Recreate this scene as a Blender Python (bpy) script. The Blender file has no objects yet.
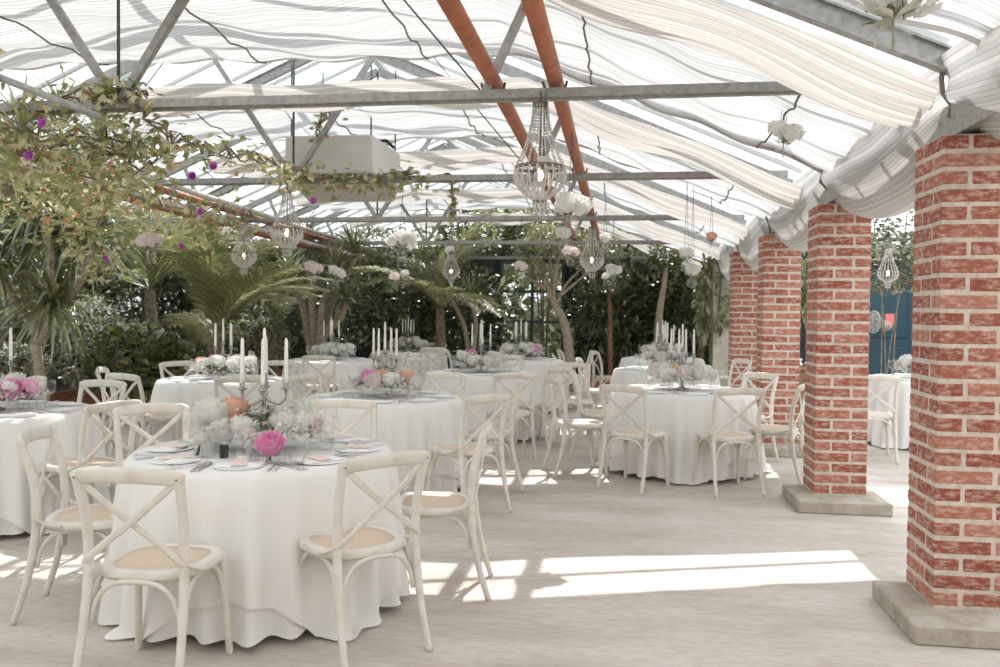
SKY, SUN, EXPO = 1.3, 5.2, 0.25
import bpy, math, random
from mathutils import Vector, Matrix
R = random.Random(7)
PI = math.pi
SC = bpy.context.scene
COL = SC.collection

# ---------------------------------------------------------------- camera
FPX, PITCH, YAW, ROLL, CAMH = 850.0, 0.0253, 0.1435, 0.0095, 1.47
cp, sp_, cy_, sy_ = math.cos(PITCH), math.sin(PITCH), math.cos(YAW), math.sin(YAW)
FWD = Vector((-sy_*cp, cy_*cp, -sp_))
RT0 = Vector((cy_, sy_, 0))
UP0 = RT0.cross(FWD)
RT = RT0*math.cos(ROLL) + UP0*math.sin(ROLL)
UP = UP0*math.cos(ROLL) - RT0*math.sin(ROLL)
CAM = Vector((0, 0, CAMH))
cd = bpy.data.cameras.new('camera')
co = bpy.data.objects.new('camera', cd)
COL.objects.link(co)
m = Matrix((RT, UP, -FWD)).transposed().to_4x4()
m.translation = CAM
co.matrix_world = m
cd.sensor_width = 36.0
cd.lens = FPX*36.0/1000.0
cd.clip_start = 0.05
cd.clip_end = 400
cd.dof.use_dof = True
cd.dof.focus_distance = 4.2
cd.dof.aperture_fstop = 5.0
SC.camera = co

def W(px, py, Z):
    """world point seen at (px, py) at depth Z along the optical axis"""
    return CAM + (FWD + RT*((px-500)/FPX) + UP*((333.5-py)/FPX))*Z

def G(px, py, z=0.0):
    """world point on the level plane z seen at (px, py)"""
    d = FWD + RT*((px-500)/FPX) + UP*((333.5-py)/FPX)
    return CAM + d*((z-CAMH)/d.z)

def cw(xc, Z):
    """camera ground coordinates (right, ahead) to world x, y"""
    return (cy_*xc - sy_*Z, sy_*xc + cy_*Z)

# ---------------------------------------------------------------- materials
def newmat(name):
    m = bpy.data.materials.new(name)
    m.use_nodes = True
    nt = m.node_tree
    nt.nodes.clear()
    return m, nt, nt.nodes, nt.links

def N(nt, t, **kw):
    n = nt.nodes.new(t)
    for k, v in kw.items():
        if k.startswith('i_'):
            n.inputs[k[2:].replace('_', ' ')].default_value = v
        else:
            setattr(n, k, v)
    return n

def ramp(nt, stops, interp='LINEAR'):
    r = nt.nodes.new('ShaderNodeValToRGB')
    e = r.color_ramp.elements
    r.color_ramp.interpolation = interp
    while len(e) < len(stops):
        e.new(0.5)
    for k, (p, c) in enumerate(stops):
        e[k].position = p
        e[k].color = (*c, 1)
    return r

def principled(name, base, rough=0.5, metal=0.0, var=0.0, scale=8.0, bump=0.0, bscale=60.0, dark=None, detail=4.0):
    """plain surface with mottled colour and fine relief"""
    m, nt, nd, ln = newmat(name)
    out = N(nt, 'ShaderNodeOutputMaterial')
    b = N(nt, 'ShaderNodeBsdfPrincipled')
    b.inputs['Base Color'].default_value = (*base, 1)
    b.inputs['Roughness'].default_value = rough
    b.inputs['Metallic'].default_value = metal
    ln.new(b.outputs[0], out.inputs[0])
    tc = N(nt, 'ShaderNodeTexCoord')
    if var or dark:
        nz = N(nt, 'ShaderNodeTexNoise')
        nz.inputs['Scale'].default_value = scale
        nz.inputs['Detail'].default_value = detail
        ln.new(tc.outputs['Object'], nz.inputs['Vector'])
        d = dark or tuple(c*(1-var) for c in base)
        r = ramp(nt, [(0.33, d), (0.6, base)])
        ln.new(nz.outputs['Fac'], r.inputs[0])
        ln.new(r.outputs[0], b.inputs['Base Color'])
    if bump:
        n2 = N(nt, 'ShaderNodeTexNoise')
        n2.inputs['Scale'].default_value = bscale
        ln.new(tc.outputs['Object'], n2.inputs['Vector'])
        bp = N(nt, 'ShaderNodeBump')
        bp.inputs['Strength'].default_value = bump
        bp.inputs['Distance'].default_value = 0.01
        ln.new(n2.outputs['Fac'], bp.inputs['Height'])
        ln.new(bp.outputs[0], b.inputs['Normal'])
    return m

def glassmat(name, tint=(1, 1, 1), refl=0.08, rough=0.02, fres=True):
    """thin clear glass"""
    m, nt, nd, ln = newmat(name)
    out = N(nt, 'ShaderNodeOutputMaterial')
    t = N(nt, 'ShaderNodeBsdfTransparent')
    t.inputs[0].default_value = (*tint, 1)
    g = N(nt, 'ShaderNodeBsdfGlossy')
    g.inputs['Roughness'].default_value = rough
    mx = N(nt, 'ShaderNodeMixShader')
    if fres:
        lw = N(nt, 'ShaderNodeLayerWeight')
        lw.inputs['Blend'].default_value = 0.25
        mr = N(nt, 'ShaderNodeMapRange')
        mr.inputs['To Min'].default_value = refl
        mr.inputs['To Max'].default_value = 0.32
        ln.new(lw.outputs['Facing'], mr.inputs[0])
        ln.new(mr.outputs[0], mx.inputs[0])
    else:
        mx.inputs[0].default_value = refl
    ln.new(t.outputs[0], mx.inputs[1])
    ln.new(g.outputs[0], mx.inputs[2])
    ln.new(mx.outputs[0], out.inputs[0])
    return m

def leafmat(name, stops, trans=0.35, gloss=0.07, rough=0.35):
    """leaf: colour by the per-leaf random attribute, light shining through"""
    m, nt, nd, ln = newmat(name)
    out = N(nt, 'ShaderNodeOutputMaterial')
    at = N(nt, 'ShaderNodeAttribute', attribute_name='rnd')
    r = ramp(nt, stops)
    ln.new(at.outputs['Fac'], r.inputs[0])
    d = N(nt, 'ShaderNodeBsdfDiffuse')
    t = N(nt, 'ShaderNodeBsdfTranslucent')
    g = N(nt, 'ShaderNodeBsdfGlossy')
    g.inputs['Roughness'].default_value = rough
    ln.new(r.outputs[0], d.inputs[0])
    ln.new(r.outputs[0], t.inputs[0])
    a = N(nt, 'ShaderNodeMixShader')
    a.inputs[0].default_value = trans
    ln.new(d.outputs[0], a.inputs[1])
    ln.new(t.outputs[0], a.inputs[2])
    b = N(nt, 'ShaderNodeMixShader')
    b.inputs[0].default_value = gloss
    ln.new(a.outputs[0], b.inputs[1])
    ln.new(g.outputs[0], b.inputs[2])
    ln.new(b.outputs[0], out.inputs[0])
    return m

def shademat(name, base, trans, pitch, line=0.35, alpha=0.0):
    """woven greenhouse shade cloth: fine strips across V, light shining through"""
    m, nt, nd, ln = newmat(name)
    out = N(nt, 'ShaderNodeOutputMaterial')
    uv = N(nt, 'ShaderNodeUVMap', uv_map='UVMap')
    sx = N(nt, 'ShaderNodeSeparateXYZ')
    ln.new(uv.outputs[0], sx.inputs[0])
    mul = N(nt, 'ShaderNodeMath', operation='MULTIPLY')
    mul.inputs[1].default_value = 1.0/pitch
    ln.new(sx.outputs[1], mul.inputs[0])
    nz = N(nt, 'ShaderNodeTexNoise')
    nz.inputs['Scale'].default_value = 3.0
    ln.new(uv.outputs[0], nz.inputs['Vector'])
    fr = N(nt, 'ShaderNodeMath', operation='FRACT')
    ln.new(mul.outputs[0], fr.inputs[0])
    # strip number gives each strip its own tone
    fl = N(nt, 'ShaderNodeMath', operation='FLOOR')
    ln.new(mul.outputs[0], fl.inputs[0])
    wn = N(nt, 'ShaderNodeTexWhiteNoise', noise_dimensions='1D')
    ln.new(fl.outputs[0], wn.inputs['W'])
    gt = N(nt, 'ShaderNodeMath', operation='GREATER_THAN')
    gt.inputs[1].default_value = 0.80
    ln.new(fr.outputs[0], gt.inputs[0])
    k = N(nt, 'ShaderNodeMath', operation='MULTIPLY_ADD')
    k.inputs[1].default_value = line
    k.inputs[2].default_value = 0.0
    ln.new(gt.outputs[0], k.inputs[0])
    k2 = N(nt, 'ShaderNodeMath', operation='MULTIPLY_ADD')
    k2.inputs[1].default_value = 0.34
    ln.new(wn.outputs['Value'], k2.inputs[0])
    ln.new(k.outputs[0], k2.inputs[2])
    mixc = ramp(nt, [(0.0, base), (0.6, tuple(c*0.55 for c in base))])
    ln.new(k2.outputs[0], mixc.inputs[0])
    d = N(nt, 'ShaderNodeBsdfDiffuse')
    t = N(nt, 'ShaderNodeBsdfTranslucent')
    ln.new(mixc.outputs[0], d.inputs[0])
    ln.new(mixc.outputs[0], t.inputs[0])
    a = N(nt, 'ShaderNodeMixShader')
    a.inputs[0].default_value = trans
    ln.new(d.outputs[0], a.inputs[1])
    ln.new(t.outputs[0], a.inputs[2])
    tr = N(nt, 'ShaderNodeBsdfTransparent')
    b = N(nt, 'ShaderNodeMixShader')
    b.inputs[0].default_value = alpha
    ln.new(a.outputs[0], b.inputs[1])
    ln.new(tr.outputs[0], b.inputs[2])
    ln.new(b.outputs[0], out.inputs[0])
    return m

def linenmat(name, base, trans=0.15):
    m, nt, nd, ln = newmat(name)
    out = N(nt, 'ShaderNodeOutputMaterial')
    tc = N(nt, 'ShaderNodeTexCoord')
    nz = N(nt, 'ShaderNodeTexNoise')
    nz.inputs['Scale'].default_value = 7.0
    nz.inputs['Detail'].default_value = 3.0
    ln.new(tc.outputs['Object'], nz.inputs['Vector'])
    bp = N(nt, 'ShaderNodeBump')
    bp.inputs['Strength'].default_value = 0.12
    bp.inputs['Distance'].default_value = 0.03
    ln.new(nz.outputs['Fac'], bp.inputs['Height'])
    d = N(nt, 'ShaderNodeBsdfDiffuse')
    d.inputs[0].default_value = (*base, 1)
    ln.new(bp.outputs[0], d.inputs['Normal'])
    t = N(nt, 'ShaderNodeBsdfTranslucent')
    t.inputs[0].default_value = (*base, 1)
    a = N(nt, 'ShaderNodeMixShader')
    a.inputs[0].default_value = trans
    ln.new(d.outputs[0], a.inputs[1])
    ln.new(t.outputs[0], a.inputs[2])
    ln.new(a.outputs[0], out.inputs[0])
    return m

def brickmat(name):
    """worn red brick: tone per brick, pale lime scuffs"""
    m, nt, nd, ln = newmat(name)
    out = N(nt, 'ShaderNodeOutputMaterial')
    b = N(nt, 'ShaderNodeBsdfPrincipled')
    b.inputs['Roughness'].default_value = 0.9
    at = N(nt, 'ShaderNodeAttribute', attribute_name='rnd')
    r = ramp(nt, [(0.0, (0.27, 0.07, 0.045)), (0.5, (0.35, 0.11, 0.07)), (1.0, (0.43, 0.175, 0.12))])
    ln.new(at.outputs['Fac'], r.inputs[0])
    tc = N(nt, 'ShaderNodeTexCoord')
    mp = N(nt, 'ShaderNodeMapping')
    mp.inputs['Scale'].default_value = (1, 1, 2.4)
    ln.new(tc.outputs['Object'], mp.inputs[0])
    nz = N(nt, 'ShaderNodeTexNoise')
    nz.inputs['Scale'].default_value = 22.0
    nz.inputs['Detail'].default_value = 8.0
    nz.inputs['Roughness'].default_value = 0.7
    ln.new(mp.outputs[0], nz.inputs['Vector'])
    f = ramp(nt, [(0.46, (0, 0, 0)), (0.72, (1, 1, 1))])
    ln.new(nz.outputs['Fac'], f.inputs[0])
    mx = N(nt, 'ShaderNodeMix', data_type='RGBA')
    ln.new(f.outputs[0], mx.inputs[0])
    ln.new(r.outputs[0], mx.inputs[6])
    mx.inputs[7].default_value = (0.68, 0.50, 0.41, 1)
    ln.new(mx.outputs[2], b.inputs['Base Color'])
    bp = N(nt, 'ShaderNodeBump')
    bp.inputs['Strength'].default_value = 0.6
    bp.inputs['Distance'].default_value = 0.006
    ln.new(nz.outputs['Fac'], bp.inputs['Height'])
    ln.new(bp.outputs[0], b.inputs['Normal'])
    ln.new(b.outputs[0], out.inputs[0])
    return m

def floormat(name):
    """worn concrete, trowel streaks and stains"""
    m, nt, nd, ln = newmat(name)
    out = N(nt, 'ShaderNodeOutputMaterial')
    b = N(nt, 'ShaderNodeBsdfPrincipled')
    b.inputs['Roughness'].default_value = 0.62
    b.inputs['Specular IOR Level'].default_value = 0.35
    tc = N(nt, 'ShaderNodeTexCoord')
    mp = N(nt, 'ShaderNodeMapping')
    mp.inputs['Scale'].default_value = (0.55, 1.6, 1)
    ln.new(tc.outputs['Object'], mp.inputs[0])
    n1 = N(nt, 'ShaderNodeTexNoise')
    n1.inputs['Scale'].default_value = 1.6
    n1.inputs['Detail'].default_value = 9.0
    n1.inputs['Roughness'].default_value = 0.62
    ln.new(mp.outputs[0], n1.inputs['Vector'])
    r = ramp(nt, [(0.28, (0.42, 0.365, 0.315)), (0.5, (0.57, 0.515, 0.465)), (0.72, (0.66, 0.615, 0.57))])
    ln.new(n1.outputs['Fac'], r.inputs[0])
    n2 = N(nt, 'ShaderNodeTexNoise')
    n2.inputs['Scale'].default_value = 24.0
    n2.inputs['Detail'].default_value = 6.0
    ln.new(mp.outputs[0], n2.inputs['Vector'])
    r2 = ramp(nt, [(0.35, (0.86, 0.86, 0.86)), (0.6, (1, 1, 1))])
    ln.new(n2.outputs['Fac'], r2.inputs[0])
    mu = N(nt, 'ShaderNodeMix', data_type='RGBA', blend_type='MULTIPLY')
    mu.inputs[0].default_value = 1.0
    ln.new(r.outputs[0], mu.inputs[6])
    ln.new(r2.outputs[0], mu.inputs[7])
    ln.new(mu.outputs[2], b.inputs['Base Color'])
    bp = N(nt, 'ShaderNodeBump')
    bp.inputs['Strength'].default_value = 0.15
    bp.inputs['Distance'].default_value = 0.01
    ln.new(n2.outputs['Fac'], bp.inputs['Height'])
    ln.new(bp.outputs[0], b.inputs['Normal'])
    ln.new(b.outputs[0], out.inputs[0])
    return m

def rattanmat(name):
    m, nt, nd, ln = newmat(name)
    out = N(nt, 'ShaderNodeOutputMaterial')
    b = N(nt, 'ShaderNodeBsdfPrincipled')
    b.inputs['Roughness'].default_value = 0.6
    tc = N(nt, 'ShaderNodeTexCoord')
    ck = N(nt, 'ShaderNodeTexChecker')
    ck.inputs['Scale'].default_value = 130.0
    ck.inputs['Color1'].default_value = (0.74, 0.61, 0.48, 1)
    ck.inputs['Color2'].default_value = (0.60, 0.47, 0.35, 1)
    ln.new(tc.outputs['Object'], ck.inputs['Vector'])
    ln.new(ck.outputs[0], b.inputs['Base Color'])
    bp = N(nt, 'ShaderNodeBump')
    bp.inputs['Strength'].default_value = 0.5
    bp.inputs['Distance'].default_value = 0.002
    ln.new(ck.outputs['Fac'], bp.inputs['Height'])
    ln.new(bp.outputs[0], b.inputs['Normal'])
    ln.new(b.outputs[0], out.inputs[0])
    return m

def emitmat(name, col, s):
    m, nt, nd, ln = newmat(name)
    out = N(nt, 'ShaderNodeOutputMaterial')
    e = N(nt, 'ShaderNodeEmission')
    e.inputs[0].default_value = (*col, 1)
    e.inputs[1].default_value = s
    ln.new(e.outputs[0], out.inputs[0])
    return m

M = {}
M['paint'] = principled('whitewash_paint', (0.74, 0.71, 0.655), 0.45, var=0.0, dark=(0.65, 0.61, 0.54), scale=14, bump=0.15, bscale=90)
M['rattan'] = rattanmat('woven_rattan')
M['linen'] = linenmat('white_linen', (0.91, 0.90, 0.885))
M['napkin'] = linenmat('napkin_linen', (0.88, 0.88, 0.88), 0.05)
M['wood'] = principled('table_wood', (0.30, 0.20, 0.12), 0.6, var=0.4, scale=6)
M['steel'] = principled('galvanised_steel', (0.40, 0.395, 0.38), 0.5, 0.45, var=0.25, scale=25, bump=0.1)
M['darksteel'] = principled('dark_steel', (0.10, 0.11, 0.11), 0.5, 0.4)
M['alu'] = principled('glazing_bar', (0.66, 0.66, 0.65), 0.5)
M['rust'] = principled('rust_red_pipe', (0.45, 0.155, 0.075), 0.55, var=0.3, scale=9, bump=0.1)
M['whitepipe'] = principled('pale_pipe', (0.70, 0.64, 0.58), 0.5, var=0.2, scale=9)
M['shade'] = shademat('shade_cloth', (0.84, 0.835, 0.83), 0.46, 0.034, 0.50, 0.0)
M['bundle'] = shademat('bundled_cloth', (0.76, 0.715, 0.67), 0.42, 0.035, 0.34, 0.0)
M['gutter'] = shademat('gutter_cloth', (0.86, 0.835, 0.81), 0.52, 0.019, 0.24, 0.0)
M['cord'] = principled('dark_cord', (0.20, 0.18, 0.15), 0.9)
M['roofglass'] = glassmat('roof_glass', (0.96, 0.98, 0.97), 0.05, 0.05, False)
M['glass'] = glassmat('clear_glass', (1.0, 1.0, 1.0), 0.02)
M['crystal'] = principled('crystal', (0.62, 0.60, 0.58), 0.12)
M['brick'] = brickmat('worn_brick')
M['mortar'] = principled('lime_mortar', (0.70, 0.60, 0.52), 0.95, var=0.2, scale=30, bump=0.4, bscale=120)
M['concrete'] = principled('plinth_concrete', (0.47, 0.43, 0.37), 0.9, dark=(0.34, 0.305, 0.24), scale=9, bump=0.4, bscale=50)
M['floor'] = floormat('floor_concrete')
M['silver'] = principled('silver', (0.50, 0.48, 0.46), 0.28, 1.0, var=0.3, scale=30)
M['cutlery'] = principled('cutlery_silver', (0.78, 0.77, 0.76), 0.3, 1.0)
M['bronze'] = principled('aged_bronze', (0.22, 0.18, 0.14), 0.45, 0.7)
M['wax'] = principled('candle_wax', (0.86, 0.84, 0.80), 0.5)
M['china'] = principled('white_china', (0.90, 0.90, 0.885), 0.35)
M['card'] = principled('menu_card', (0.80, 0.66, 0.60), 0.8)
M['black'] = principled('black_ceramic', (0.02, 0.022, 0.025), 0.4)
M['bark'] = principled('tree_bark', (0.30, 0.235, 0.17), 0.9, var=0.5, scale=20, bump=0.8, bscale=30)
M['palebark'] = principled('pale_bark', (0.48, 0.41, 0.32), 0.9, var=0.4, scale=20, bump=0.6, bscale=30)
M['redbark'] = principled('red_bark', (0.30, 0.16, 0.11), 0.9, var=0.4, scale=20, bump=0.6, bscale=30)
M['terracotta'] = principled('terracotta_edging', (0.45, 0.19, 0.11), 0.9, var=0.4, scale=12, bump=0.4)
M['soil'] = principled('dark_soil', (0.05, 0.04, 0.03), 1.0)
M['darkwall'] = principled('dark_boarding', (0.022, 0.028, 0.028), 0.8, var=0.3, scale=5)
M['teal'] = principled('teal_paint', (0.012, 0.055, 0.085), 0.4)
M['cream'] = principled('cream_paint', (0.62, 0.60, 0.50), 0.6, var=0.2, scale=6)
M['cabinet'] = principled('tan_wood', (0.36, 0.22, 0.12), 0.6, var=0.3, scale=10)
M['acwhite'] = principled('heater_casing', (0.70, 0.69, 0.67), 0.5, var=0.1, scale=3)
M['acgrey'] = principled('heater_flap', (0.50, 0.46, 0.42), 0.6)
M['bulb'] = emitmat('lamp_glow', (1.0, 0.85, 0.62), 6.0)
M['pinkred'] = principled('pink_red_card', (0.75, 0.22, 0.20), 0.7)
M['redpad'] = principled('red_pad', (0.25, 0.06, 0.04), 0.8)

M['hedge'] = leafmat('hedge_leaf', [(0, (0.03, 0.055, 0.024)), (0.45, (0.10, 0.14, 0.050)), (0.75, (0.27, 0.30, 0.11)), (1, (0.54, 0.52, 0.29))], 0.45, 0.20, 0.38)
M['variegated'] = leafmat('variegated_leaf', [(0, (0.07, 0.10, 0.05)), (0.4, (0.16, 0.20, 0.10)), (0.6, (0.52, 0.52, 0.38)), (1, (0.78, 0.76, 0.64))], 0.4, 0.18, 0.4)
M['palm'] = leafmat('palm_leaflet', [(0, (0.20, 0.23, 0.08)), (0.6, (0.42, 0.43, 0.18)), (1, (0.74, 0.70, 0.44))], 0.45, 0.16, 0.4)
M['sword'] = leafmat('sword_leaf', [(0, (0.09, 0.12, 0.045)), (0.6, (0.25, 0.28, 0.11)), (1, (0.58, 0.56, 0.30))], 0.42, 0.18, 0.38)
M['tuft'] = leafmat('strap_leaf', [(0, (0.26, 0.30, 0.13)), (0.5, (0.50, 0.52, 0.28)), (1, (0.82, 0.80, 0.60))], 0.45, 0.06)
M['bigleaf'] = leafmat('broad_leaf', [(0, (0.08, 0.11, 0.025)), (0.6, (0.22, 0.26, 0.07)), (1, (0.40, 0.40, 0.15))], 0.45, 0.16, 0.4)
M['vine'] = leafmat('vine_leaf', [(0, (0.27, 0.31, 0.12)), (0.40, (0.50, 0.52, 0.25)), (0.72, (0.80, 0.78, 0.56)), (0.92, (0.72, 0.60, 0.38)), (1, (0.64, 0.30, 0.14))], 0.5, 0.06)
M['blossomtree'] = leafmat('pale_leaf', [(0, (0.12, 0.14, 0.05)), (0.5, (0.32, 0.33, 0.14)), (1, (0.66, 0.63, 0.44))], 0.4, 0.06)
M['stem'] = principled('green_stem', (0.14, 0.15, 0.06), 0.7)
M['garland'] = leafmat('garland_leaf', [(0, (0.13, 0.18, 0.09)), (0.5, (0.30, 0.34, 0.19)), (0.75, (0.62, 0.62, 0.48)), (1, (0.80, 0.78, 0.70))], 0.3, 0.06)
def petalmat(n, a, b):
    return leafmat(n, [(0, a), (1, b)], 0.45, 0.02)
M['p_white'] = petalmat('white_petal', (0.86, 0.85, 0.80), (0.92, 0.92, 0.90))
M['p_peach'] = petalmat('peach_petal', (0.85, 0.46, 0.32), (0.92, 0.66, 0.52))
M['p_pink'] = petalmat('pink_petal', (0.86, 0.26, 0.54), (0.93, 0.62, 0.80))
M['p_blush'] = petalmat('blush_petal', (0.86, 0.72, 0.69), (0.90, 0.82, 0.80))
M['p_purple'] = petalmat('purple_petal', (0.42, 0.06, 0.46), (0.62, 0.20, 0.62))

# ---------------------------------------------------------------- mesh builder
class MB:
    def __init__(s):
        s.v = []; s.f = []; s.r = []; s.uv = None; s.cur = 0.5
    def vert(s, p, uv=None):
        s.v.append(tuple(p)); s.r.append(s.cur)
        if uv is not None:
            if s.uv is None: s.uv = {}
            s.uv[len(s.v)-1] = uv
        return len(s.v)-1
    def face(s, *i): s.f.append(tuple(i))
    def box(s, c, d, mat=None, taper=1.0):
        x, y, z = d[0]/2, d[1]/2, d[2]/2
        P = []
        for k, (a, b, e) in enumerate([(-x,-y,-z),(x,-y,-z),(x,y,-z),(-x,y,-z),(-x,-y,z),(x,-y,z),(x,y,z),(-x,y,z)]):
            t = taper if e > 0 else 1.0
            p = Vector((a*t, b*t, e))
            if mat is not None: p = mat @ p
            P.append(s.vert(p + Vector(c)))
        for q in [(0,3,2,1),(4,5,6,7),(0,1,5,4),(1,2,6,5),(2,3,7,6),(3,0,4,7)]:
            s.face(*[P[k] for k in q])
    def rbox(s, c, d, b, mat=None):
        """box with chamfered edges"""
        x, y, z = d[0]/2, d[1]/2, d[2]/2
        def ring(dx, dy, zz, cut):
            pts = [(-dx+cut,-dy),(dx-cut,-dy),(dx,-dy+cut),(dx,dy-cut),(dx-cut,dy),(-dx+cut,dy),(-dx,dy-cut),(-dx,-dy+cut)]
            out = []
            for a, e in pts:
                p = Vector((a, e, zz))
                if mat is not None: p = mat @ p
                out.append(s.vert(p+Vector(c)))
            return out
        rs = [ring(x-b, y-b, -z, b*.3), ring(x, y, -z+b, b), ring(x, y, z-b, b), ring(x-b, y-b, z, b*.3)]
        s.face(*rs[0][::-1]); s.face(*rs[3])
        for q in range(3):
            for k in range(8):
                s.face(rs[q][k], rs[q][(k+1)%8], rs[q+1][(k+1)%8], rs[q+1][k])
    def tube(s, pts, rad, n=8, cap=True, flat=None, upv=None):
        """sweep a round (or flat w x t) section along points"""
        pts = [Vector(p) for p in pts]
        L = len(pts)
        if not hasattr(rad, '__len__'): rad = [rad]*L
        rings = []
        prev = None
        for i, p in enumerate(pts):
            t = (pts[min(i+1, L-1)]-pts[max(i-1, 0)])
            t = t.normalized() if t.length > 1e-9 else Vector((0, 0, 1))
            if upv is not None: a = Vector(upv)
            elif prev is not None: a = prev
            else: a = Vector((0, 0, 1)) if abs(t.z) < .9 else Vector((1, 0, 0))
            a = (a - t*a.dot(t))
            a = a.normalized() if a.length > 1e-6 else t.orthogonal().normalized()
            prev = a
            b = t.cross(a)
            ring = []
            for k in range(n):
                g = 2*PI*(k+.5)/n
                if flat:
                    # rectangle section: width along b, thickness along a
                    sx = flat[0]/2*(1 if math.cos(g) > 0 else -1) if n == 4 else flat[0]/2*math.cos(g)
                    sy = flat[1]/2*(1 if math.sin(g) > 0 else -1) if n == 4 else flat[1]/2*math.sin(g)
                    q = p + b*sx*rad[i] + a*sy*rad[i]
                else:
                    q = p + (b*math.cos(g) + a*math.sin(g))*rad[i]
                ring.append(s.vert(q))
            rings.append(ring)
        for i in range(L-1):
            for k in range(n):
                s.face(rings[i][k], rings[i][(k+1)%n], rings[i+1][(k+1)%n], rings[i+1][k])
        if cap:
            s.face(*rings[0][::-1]); s.face(*rings[-1])
    def lathe(s, prof, n=16, c=(0,0,0), closed=True):
        rings = []
        for r, z in prof:
            rings.append([s.vert((c[0]+max(r, 1e-4)*math.cos(2*PI*k/n), c[1]+max(r, 1e-4)*math.sin(2*PI*k/n), c[2]+z)) for k in range(n)])
        for i in range(len(rings)-1):
            for k in range(n):
                s.face(rings[i][k], rings[i][(k+1)%n], rings[i+1][(k+1)%n], rings[i+1][k])
        if closed:
            s.face(*rings[0][::-1]); s.face(*rings[-1])
    def torus(s, r, t, z=0, n=24, m=6, c=(0,0), flat=1.0):
        rings = []
        for k in range(n):
            a = 2*PI*k/n
            rings.append([s.vert((c[0]+math.cos(a)*(r+t*math.cos(2*PI*j/m)), c[1]+math.sin(a)*(r+t*math.cos(2*PI*j/m)), z+flat*t*math.sin(2*PI*j/m))) for j in range(m)])
        for k in range(n):
            for j in range(m):
                s.face(rings[k][j], rings[(k+1)%n][j], rings[(k+1)%n][(j+1)%m], rings[k][(j+1)%m])
    def ball(s, c, r, n=6, m=4, sq=1.0):
        s.lathe([(r*math.sin(PI*j/m), -r*sq*math.cos(PI*j/m)) for j in range(m+1)], n, c, False)
    def grid(s, fn, nu, nv, uvf=None, close_u=False):
        I = []
        for i in range(nu+1):
            row = []
            for j in range(nv+1):
                p = fn(i/nu, j/nv)
                row.append(s.vert(p, uvf(i/nu, j/nv) if uvf else None))
            I.append(row)
        for i in range(nu):
            for j in range(nv):
                s.face(I[i][j], I[i+1][j], I[i+1][j+1], I[i][j+1])
    def leaf(s, p, d, up, L, w, droop=0.15):
        p = Vector(p); d = d.normalized(); side = d.cross(up)
        side = side.normalized() if side.length > 1e-5 else d.orthogonal().normalized()
        nrm = side.cross(d)
        a = s.vert(p); b = s.vert(p+d*L*.5+side*w*.5-nrm*L*droop*.3)
        c = s.vert(p+d*L-nrm*L*droop); e = s.vert(p+d*L*.5-side*w*.5-nrm*L*droop*.3)
        mid = s.vert(p+d*L*.5-nrm*L*(droop*.3+.06))
        s.face(a, b, mid); s.face(b, c, mid); s.face(mid, c, e); s.face(a, mid, e)
    def strip(s, p, d, L, w, droop, seg=5, twist=None):
        """long blade that arches over"""
        d = d.normalized(); hz = Vector((d.x, d.y, 0))
        side = d.cross(Vector((0, 0, 1)))
        side = side.normalized() if side.length > 1e-4 else Vector((1, 0, 0))
        prev = None
        q = Vector(p); dd = Vector(d)
        for k in range(seg+1):
            t = k/seg
            ww = w*(0.55+1.2*t*(1-t)*1.6)*(1-t**3)*.8+.001
            a = s.vert(q+side*ww*.5); mid = s.vert(q-Vector((0,0,1))*ww*.15); b = s.vert(q-side*ww*.5)
            if prev:
                s.face(prev[0], a, mid, prev[1]); s.face(prev[1], mid, b, prev[2])
            prev = (a, mid, b)
            q = q+dd*(L/seg)
            dd = (dd+Vector((0, 0, -droop/seg*(1+t)))).normalized()
    def build(s, name, mat, parent=None, smooth=True, loc=None):
        me = bpy.data.meshes.new(name)
        me.from_pydata(s.v, [], s.f)
        if s.uv is not None:
            ul = me.uv_layers.new(name='UVMap')
            for lp in me.loops:
                ul.data[lp.index].uv = s.uv.get(lp.vertex_index, (0, 0))
        if any(x != 0.5 for x in s.r):
            at = me.attributes.new('rnd', 'FLOAT', 'POINT')
            at.data.foreach_set('value', s.r)
        me.materials.append(mat)
        if smooth:
            me.polygons.foreach_set('use_smooth', [True]*len(me.polygons))
        me.update()
        o = bpy.data.objects.new(name, me)
        COL.objects.link(o)
        if parent is not None: o.parent = parent
        if loc is not None: o.location = loc
        return o

def tag(o, label, cat, group=None):
    o['label'] = label; o['category'] = cat
    if group: o['group'] = group
    return o
def thing(name, label, cat, loc=(0,0,0), rz=0.0, group=None):
    o = bpy.data.objects.new(name, None)
    o.empty_display_size = 0.1
    COL.objects.link(o)
    o.location = loc; o.rotation_euler = (0, 0, rz)
    return tag(o, label, cat, group)
KIDS = {}
def dup(root, loc, rz, label, group=None, scale=None):
    r = root.copy(); COL.objects.link(r)
    r.location = loc; r.rotation_euler = (0, 0, rz)
    if scale: r.scale = (scale, scale, scale)
    r['label'] = label
    if group: r['group'] = group
    if root.name not in KIDS:
        KIDS[root.name] = [(ch, list(ch.children)) for ch in root.children]
    for ch, gs in KIDS[root.name]:
        c = ch.copy(); COL.objects.link(c); c.parent = r
        for g in gs:
            d = g.copy(); COL.objects.link(d); d.parent = c
    return r
def structure(o):
    o['kind'] = 'structure'
    return o
def bez(pts, n=10):
    """smooth curve through points (Catmull-Rom)"""
    P = [Vector(p) for p in pts]
    out = []
    for i in range(len(P)-1):
        a = P[max(i-1, 0)]; b = P[i]; c = P[i+1]; d = P[min(i+2, len(P)-1)]
        for k in range(n):
            t = k/n
            out.append(0.5*((2*b)+(c-a)*t+(2*a-5*b+4*c-d)*t*t+(3*b-a-3*c+d)*t**3))
    out.append(P[-1])
    return out
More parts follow.
